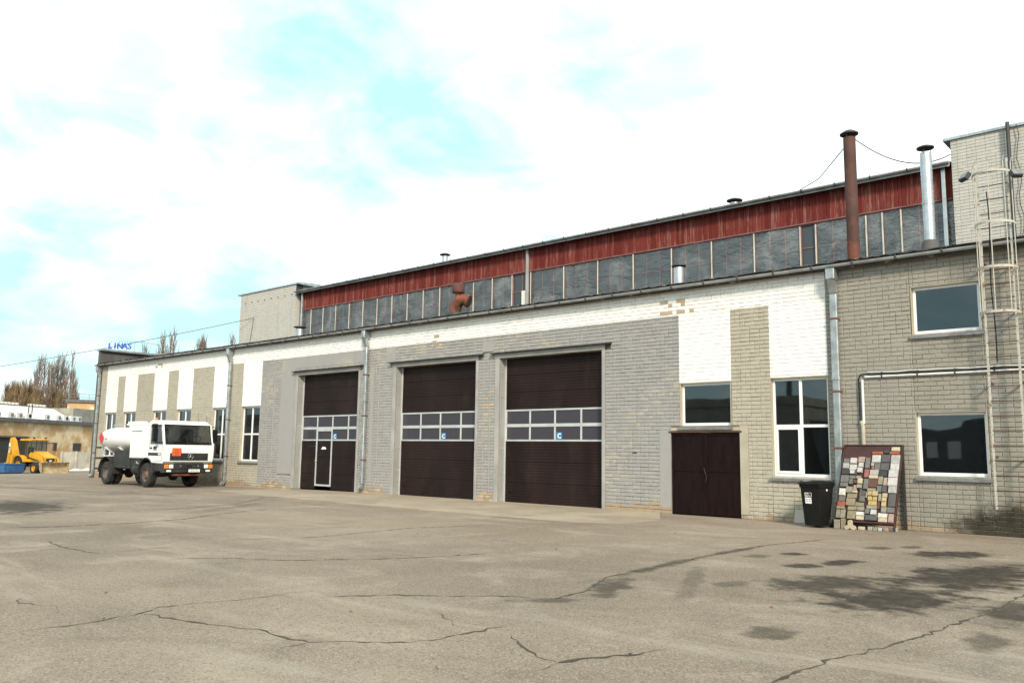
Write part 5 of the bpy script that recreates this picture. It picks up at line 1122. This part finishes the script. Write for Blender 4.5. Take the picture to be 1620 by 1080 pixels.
part('wall_face', 'old_brick', OB, lambda mb: (bgbox(mb, -12, .2, -.098, 0, -1.2, 3.85), bgbox(mb, 4.0, 22, -.098, 0, 1.9, 3.85), bgbox(mb, .201, 3.999, -.098, 0, 2.35, 3.85), bgbox(mb, 4.0, 8.0, -.098, 0, -1.2, 1.0), bgbox(mb, 8.6, 11.1, -.098, -.001, -1.2, 1.899), bgbox(mb, 12.6, 22, -.098, -.001, -1.2, 1.899)))
part('shed_opening', 'interior', OB, lambda mb: bgbox(mb, .3, 3.9, -.094, -.06, -1.2, 2.35))
for s0, s1 in ((8.0, 8.6), (11.1, 12.6)):
    f = part('window', 'dark_metal', OB, lambda mb: bgbox(mb, s0, s1, -.094, -.05, 1.05, 1.88))
    part('window_frame', 'muntin_red', f, lambda mb: (bgbox(mb, s0, s1, -.049, -.01, 1.8, 1.88), bgbox(mb, s0, s0+.08, -.049, -.01, 1.05, 1.8), bgbox(mb, s1-.08, s1, -.049, -.01, 1.05, 1.8)))
part('dark_lintel', 'parapet_dark', OB, lambda mb: bgbox(mb, 0, 4.1, .0, .12, 2.3, 2.45))  # plain dark lintel over the shed opening
part('fascia', 'fascia', OB, lambda mb: bgbox(mb, -12, 17.5, -.6, .35, 3.86, 4.22))
part('flat_roof', 'felt', OB, lambda mb: bgbox(mb, -12, 22, -W_, -.61, 3.86, 4.15))
def slope(mb):
    def pp(s, o, z): return A0+ld*s+nn*o+Vector((0, 0, z))
    mb.add([pp(-12, -.9, 4.2), pp(12.6, -.9, 4.2), pp(11.6, -3.2, 5.66), pp(-12, -3.2, 5.66), pp(-12, -12, 5.66), pp(11.6, -12, 5.66), pp(12.6, -14, 4.2), pp(-12, -14, 4.2)],
           [(0, 1, 2, 3), (3, 2, 5, 4), (1, 6, 5, 2), (4, 5, 6, 7), (0, 3, 4, 7)])
ROOFL = part('mansard_roof', 'cream_sheet', OB, slope)
part('roof_edge', 'fascia', ROOFL, lambda mb: bgbox(mb, -12, 11.6, -3.5, -3.15, 5.665, 5.74))
for g0 in (-3.3, 3.9, 8.6):
    for k in range(6 if g0 < 8 else 5): part('skylight_fin', 'cream_sheet', ROOFL, lambda mb: bgbox(mb, g0+k*.52, g0+k*.52+.28, -3.9, -3.5, 5.74, 5.98))
part('service_block', 'grey_sheet', OB, lambda mb: bgbox(mb, 12.4, 22, -5, -1.2, 4.16, 5.75))
part('roof_ladder', 'dark_metal', OB, lambda mb: (bgbox(mb, 4.75, 4.82, -.8, -.72, 4.22, 5.75), bgbox(mb, 5.25, 5.32, -.8, -.72, 4.22, 5.75)))
for i, s in enumerate((-.4, 1.4, 2.6, 3.9, 6.6, 8.4, 9.6, 10.8, 11.75)):
    ac = part('air_conditioner', 'ac_white', OB, lambda mb: bgbox(mb, s-.35, s+.5, -.35, -.02, 4.225, 4.80))
    cpos = A0+ld*(s+.22)+nn*-.01+Vector((0, 0, 4.5))
    def fan(mb):
        vs = [cpos+nn*.005]+[cpos+nn*.005+ld*(.21*math.cos(t))+Vector((0, 0, .21*math.sin(t))) for t in [2*math.pi*k/14 for k in range(14)]]
        mb.add(vs, [(0, 1+k, 1+(k+1) % 14) for k in range(14)])
    part('fan', 'sill_metal' if i % 3 else 'dark_metal', ac, fan)
part('rain_pipe', 'rust_clamp', OB, lambda mb: mb.tube([A0+ld*15.6+nn*.1+Vector((0, 0, -1)), A0+ld*15.6+nn*.1+Vector((0, 0, 5.2))], .06, 6))
# concrete panel fence in front of it
FN = thing('concrete_fence', (-91.4, 36.5, gz(-91)), 'weathered grey concrete panel fence beside the old brick building', 'fence')
f0 = Vector((-89.6, 33.6)); f1 = Vector((-92.2, 40.6)); fd = (f1-f0).normalized(); fnr = Vector((fd.y, -fd.x))
for k in range(4):
    def pn(mb, k=k):
        a = f0+fd*(k*1.75); b2 = f0+fd*(k*1.75+1.70); z0, z1 = -1.0, .95
        q = [(*p, z) for z in (z0, z1) for p in (a, b2, b2-fnr*.12, a-fnr*.12)]
        mb.add(q, [(3, 2, 1, 0), (4, 5, 6, 7), (0, 1, 5, 4), (1, 2, 6, 5), (2, 3, 7, 6), (3, 0, 4, 7)])
    part('panel', 'concrete', FN, pn)
for k in range(5):
    c = f0+fd*(k*1.75-.025); part('post', 'concrete', FN, lambda mb: mb.box(c.x-.09, c.x+.09, c.y-.09, c.y+.09, -1.0, 1.02))
def snowpile():
    mb = MB(); n = 22; vs = []
    for j in range(5):
        for i in range(n+1):
            u = i/n; p = Vector((-88.2, 33.4)).lerp(Vector((-90.2, 39.5)), u); q = Vector((1, .3))*((j-2)*.35)
            vs.append((p.x+q.x, p.y+q.y, gz(p.x)-.02+(.0 if j in (0, 4) else .16+.1*math.sin(i*1.3+j))*min(1, 4*u*(1-u)+.2)))
    mb.add(vs, [(j*(n+1)+i, j*(n+1)+i+1, (j+1)*(n+1)+i+1, (j+1)*(n+1)+i) for j in range(4) for i in range(n)])
    tag(mb.build('snow_heap', 'snow', smooth=True), 'last strip of white snow lying along the concrete fence', 'snow')
snowpile()
# far brown building with roof railing
fb = thing('far_building', (-150, 78, -1), 'distant flat brown building with a thin railing along its roof', 'building')
def far():
    d0 = Vector((-138.0, 52.0, 0)); e = Vector((.55, .83, 0)); q = Vector((-.83, .55, 0))
    def bb(mb, s0, s1, o0, o1, z0, z1):
        c = [d0+e*s+q*o+Vector((0, 0, z)) for z in (z0, z1) for s, o in ((s0, o0), (s1, o0), (s1, o1), (s0, o1))]
        mb.add(c, [(3, 2, 1, 0), (4, 5, 6, 7), (0, 1, 5, 4), (1, 2, 6, 5), (2, 3, 7, 6), (3, 0, 4, 7)])
    part('wall', 'old_brick', fb, lambda mb: bb(mb, 0, 30, 0, 12, -1.2, 8.3)); part('roof', 'fascia', fb, lambda mb: bb(mb, -.3, 30.3, -.3, 12.3, 8.31, 8.75))
    def rl(mb):
        for z in (9.1, 9.6): mb.tube([d0+Vector((0, 0, z)), d0+e*30+Vector((0, 0, z))], .035, 4)
        for k in range(21): mb.tube([d0+e*(k*1.5)+Vector((0, 0, 8.75)), d0+e*(k*1.5)+Vector((0, 0, 9.6))], .035, 4)
    part('railing', 'sill_metal', fb, rl)
far()
# rooftop block with blue letters
LB = thing('stair_block', (-74, 38, -1), 'brick rooftop block behind the garage parapet carrying the blue letters', 'building')
l0 = Vector((-76.9, 32.0, 0)); le = (Vector((-73.3, 35.2, 0))-l0).normalized(); lq = Vector((-le.y, le.x, 0))
def lbox(mb, s0, s1, o0, o1, z0, z1):
    c = [l0+le*s+lq*o+Vector((0, 0, z)) for z in (z0, z1) for s, o in ((s0, o0), (s1, o0), (s1, o1), (s0, o1))]
    mb.add(c, [(3, 2, 1, 0), (4, 5, 6, 7), (0, 1, 5, 4), (1, 2, 6, 5), (2, 3, 7, 6), (3, 0, 4, 7)])
part('wall', 'old_brick', LB, lambda mb: lbox(mb, .5, 7.2, .2, 7, -1, 9.75)); part('roof', 'grey_sheet', LB, lambda mb: lbox(mb, .2, 6.8, 0, 7.2, 9.71, 9.9))
SG = thing('roof_sign', tuple(l0+Vector((0, 0, 9.9))), 'blue capital letters on a thin frame above the far end of the garage', 'sign')
def frame(mb):
    for z in (10.0, 10.95): mb.tube([l0+le*.2+Vector((0, 0, z)), l0+le*3.4+Vector((0, 0, z))], .02, 5)
    for s in (.25, 1.0, 1.7, 2.4, 3.1): mb.tube([l0+le*s+Vector((0, 0, 9.9)), l0+le*s+Vector((0, 0, 10.95))], .02, 5)
    mb.tube([l0+le*3.3+lq*.3+Vector((0, 0, 10.9)), l0+le*4.6+lq*1.5+Vector((0, 0, 10.75)), l0+le*4.6+lq*1.5+Vector((0, 0, 9.9))], .025, 5)
part('sign_frame', 'sill_metal', SG, frame)
for k, ch_ in enumerate('LINAS'): text(ch_, .74, tuple(l0+le*(.22+k*.44)-lq*.06+Vector((0, 0, 10.28))), tuple(le), (0, 0, 1), 'sign_blue', SG, name='letter', ext=.03, bold=.02, align='CENTER')

# overhead wire to the end tower
one('overhead_wire', 'hook_metal', 'thin overhead wire running from the hall end wall past the poplars', 'wire', lambda mb: mb.tube(sag((-46.0, 27.6, 9.5), (-73.5, 16.0, 6.0), .25, 24), .018, 4))

# bare trees
def tree_mesh(seed, h, spread, dense, poplar=True):
    rng = random.Random(seed); tr = MB(); cr_ = MB(); pts = []; x = y = 0; n = 9
    for i in range(n+1):
        t = i/n; pts.append(Vector((x, y, h*t))); x += rng.gauss(0, .05*h/16); y += rng.gauss(0, .05*h/16)
    tr.tube(pts, [max(.02, .20*(1-t/n)**.8+.015) for t in range(n+1)], 6)
    for b in range(dense):
        t = rng.uniform(.07, .97)**(.9); p = pts[min(n-1, int(t*n))].lerp(pts[min(n, int(t*n)+1)], t*n-int(t*n)); az = rng.uniform(0, 6.283)
        L = (h*(1-t)*.42+.7)*rng.uniform(.6, 1.1); out = spread*L*rng.uniform(.7, 1.3); d = Vector((math.cos(az), math.sin(az), 0))
        q = [p, p+d*out*.5+Vector((0, 0, L*.35)), p+d*out*.85+Vector((0, 0, L*.7)), p+d*out+Vector((0, 0, L))]
        cr_.tube(q, [.045+.03*(1-t), .035, .022, .010], 4, cap=False)
        for k in range(rng.randint(3, 5)):
            u = rng.uniform(.15, 1); s = q[int(u*2.99)].lerp(q[int(u*2.99)+1], u*3-int(u*2.99)); a2 = rng.uniform(0, 6.283); l2 = rng.uniform(.5, 1.5)
            e = s+Vector((math.cos(a2)*l2*.32, math.sin(a2)*l2*.32, l2)); cr_.tube([s, s.lerp(e, .5)+Vector((math.cos(a2)*.05, math.sin(a2)*.05, 0)), e], [.02, .016, .008], 3, cap=False)
    return tr, cr_
TV = []
for s in range(4):
    tr, c2 = tree_mesh(40+s, 16, .24+.04*s, 62)
    a = tr.build('trunk', 'bark', smooth=True); b2 = c2.build('crown', 'twig'); TV.append((a.data, b2.data)); bpy.data.objects.remove(a); bpy.data.objects.remove(b2)
tr, c2 = tree_mesh(90, 16, .42, 230); a = tr.build('trunk', 'bark', smooth=True); b2 = c2.build('crown', 'bush'); TV.append((a.data, b2.data)); bpy.data.objects.remove(a); bpy.data.objects.remove(b2)
def plant_tree(x, y, v, s, name, label, group, rz):
    o = thing(name, (x, y, gz(x)), label, 'tree', group, rz); o.scale = (s*.95, s*.95, s)
    for nme, me in zip(('trunk', 'crown'), TV[v]):
        q = bpy.data.objects.new(nme, me); col.objects.link(q); q.parent = o
rng = random.Random(17)
p0 = Vector((-156.7, 50.0)); p1 = Vector((-130.6, 73.0))
at = lambda px: p0+(p1-p0)*((px-10)/330)
for px, top, v in ((39, 600, 0), (45, 585, 1), (51, 566, 2), (60, 562, 3), (67, 577, 0), (72, 572, 1), (81, 565, 2), (90, 556, 3), (97, 580, 1), (104, 560, 0), (108, 585, 2), (76, 570, 3), (86, 578, 0), (112, 600, 1)):
    j = rng.uniform(-4, 4); c = at(px)+Vector((-.94, .33))*j; h = (704.5-top)/1324.6*142+2.5
    plant_tree(c.x, c.y, v, h/16.3, 'poplar_tree', 'tall slender bare poplar in the row behind the old brick building', 'bare poplars behind the old brick building', rng.uniform(0, 6))
for px, top in ((3, 606), (14, 604), (20, 605), (28, 602), (34, 612), (56, 618), (66, 612), (77, 610), (113, 622), (8, 612), (24, 610), (40, 606), (48, 612), (86, 616), (96, 620), (105, 618)):
    j = rng.uniform(-4, 3); c = at(px)+Vector((-.94, .33))*j; h = (704.5-top)/1324.6*138+2.5
    plant_tree(c.x, c.y, 4, h/16.3, 'bare_tree', 'short bushy brown bare tree among the poplars', 'bushy bare trees among the poplars', rng.uniform(0, 6))
for px, top, v in ((217, 552, 1), (242, 532, 0), (248, 548, 3), (260, 535, 2), (266, 530, 0), (271, 540, 3), (297, 540, 2), (326, 528, 1), (331, 538, 0), (344, 545, 2)):
    c = at(px)+Vector((rng.uniform(-3, 3), rng.uniform(-3, 3))); h = (706+.0*px-top)/1324.6*142+3.0
    plant_tree(c.x, c.y, v, h/16.3, 'poplar_tree', 'bare poplar top showing above the far garage roof', 'bare poplars behind the garage roof', rng.uniform(0, 6))

# ================================================================ works across the yard, behind the photographer (seen in the window glass)
OP = thing('opposite_workshop', (-20, -32, 0), 'flat brick workshop across the yard seen mirrored in the window glass', 'building')
part('tall_block', 'grey_sheet', OP, lambda mb: mb.box(-130, -30.5, -48, -34, -.6, 6.2)); part('tall_parapet', 'grey_sheet', OP, lambda mb: mb.box(-130.2, -30.3, -48, -33.8, 6.21, 7.0))
part('mast', 'dark_metal', OP, lambda mb: mb.tube([(-32.2, -36, 6.9), (-32.2, -36, 14)], [.25, .08], 8))
part('low_block', 'fascia', OP, lambda mb: mb.prism([(-28.7, -.2), (20, -.2), (20, 6.0), (-14, 5.1), (-17.5, 4.6), (-17.7, 4.1), (-19.5, 3.8), (-20.2, 4.0), (-30.0, 4.8)], -46, -35))
for x in (-20.3, -18.6): part('window', 'pvc', OP, lambda mb: (mb.box(x, x+.9, -34.99, -34.93, 1.6, 3.0)));
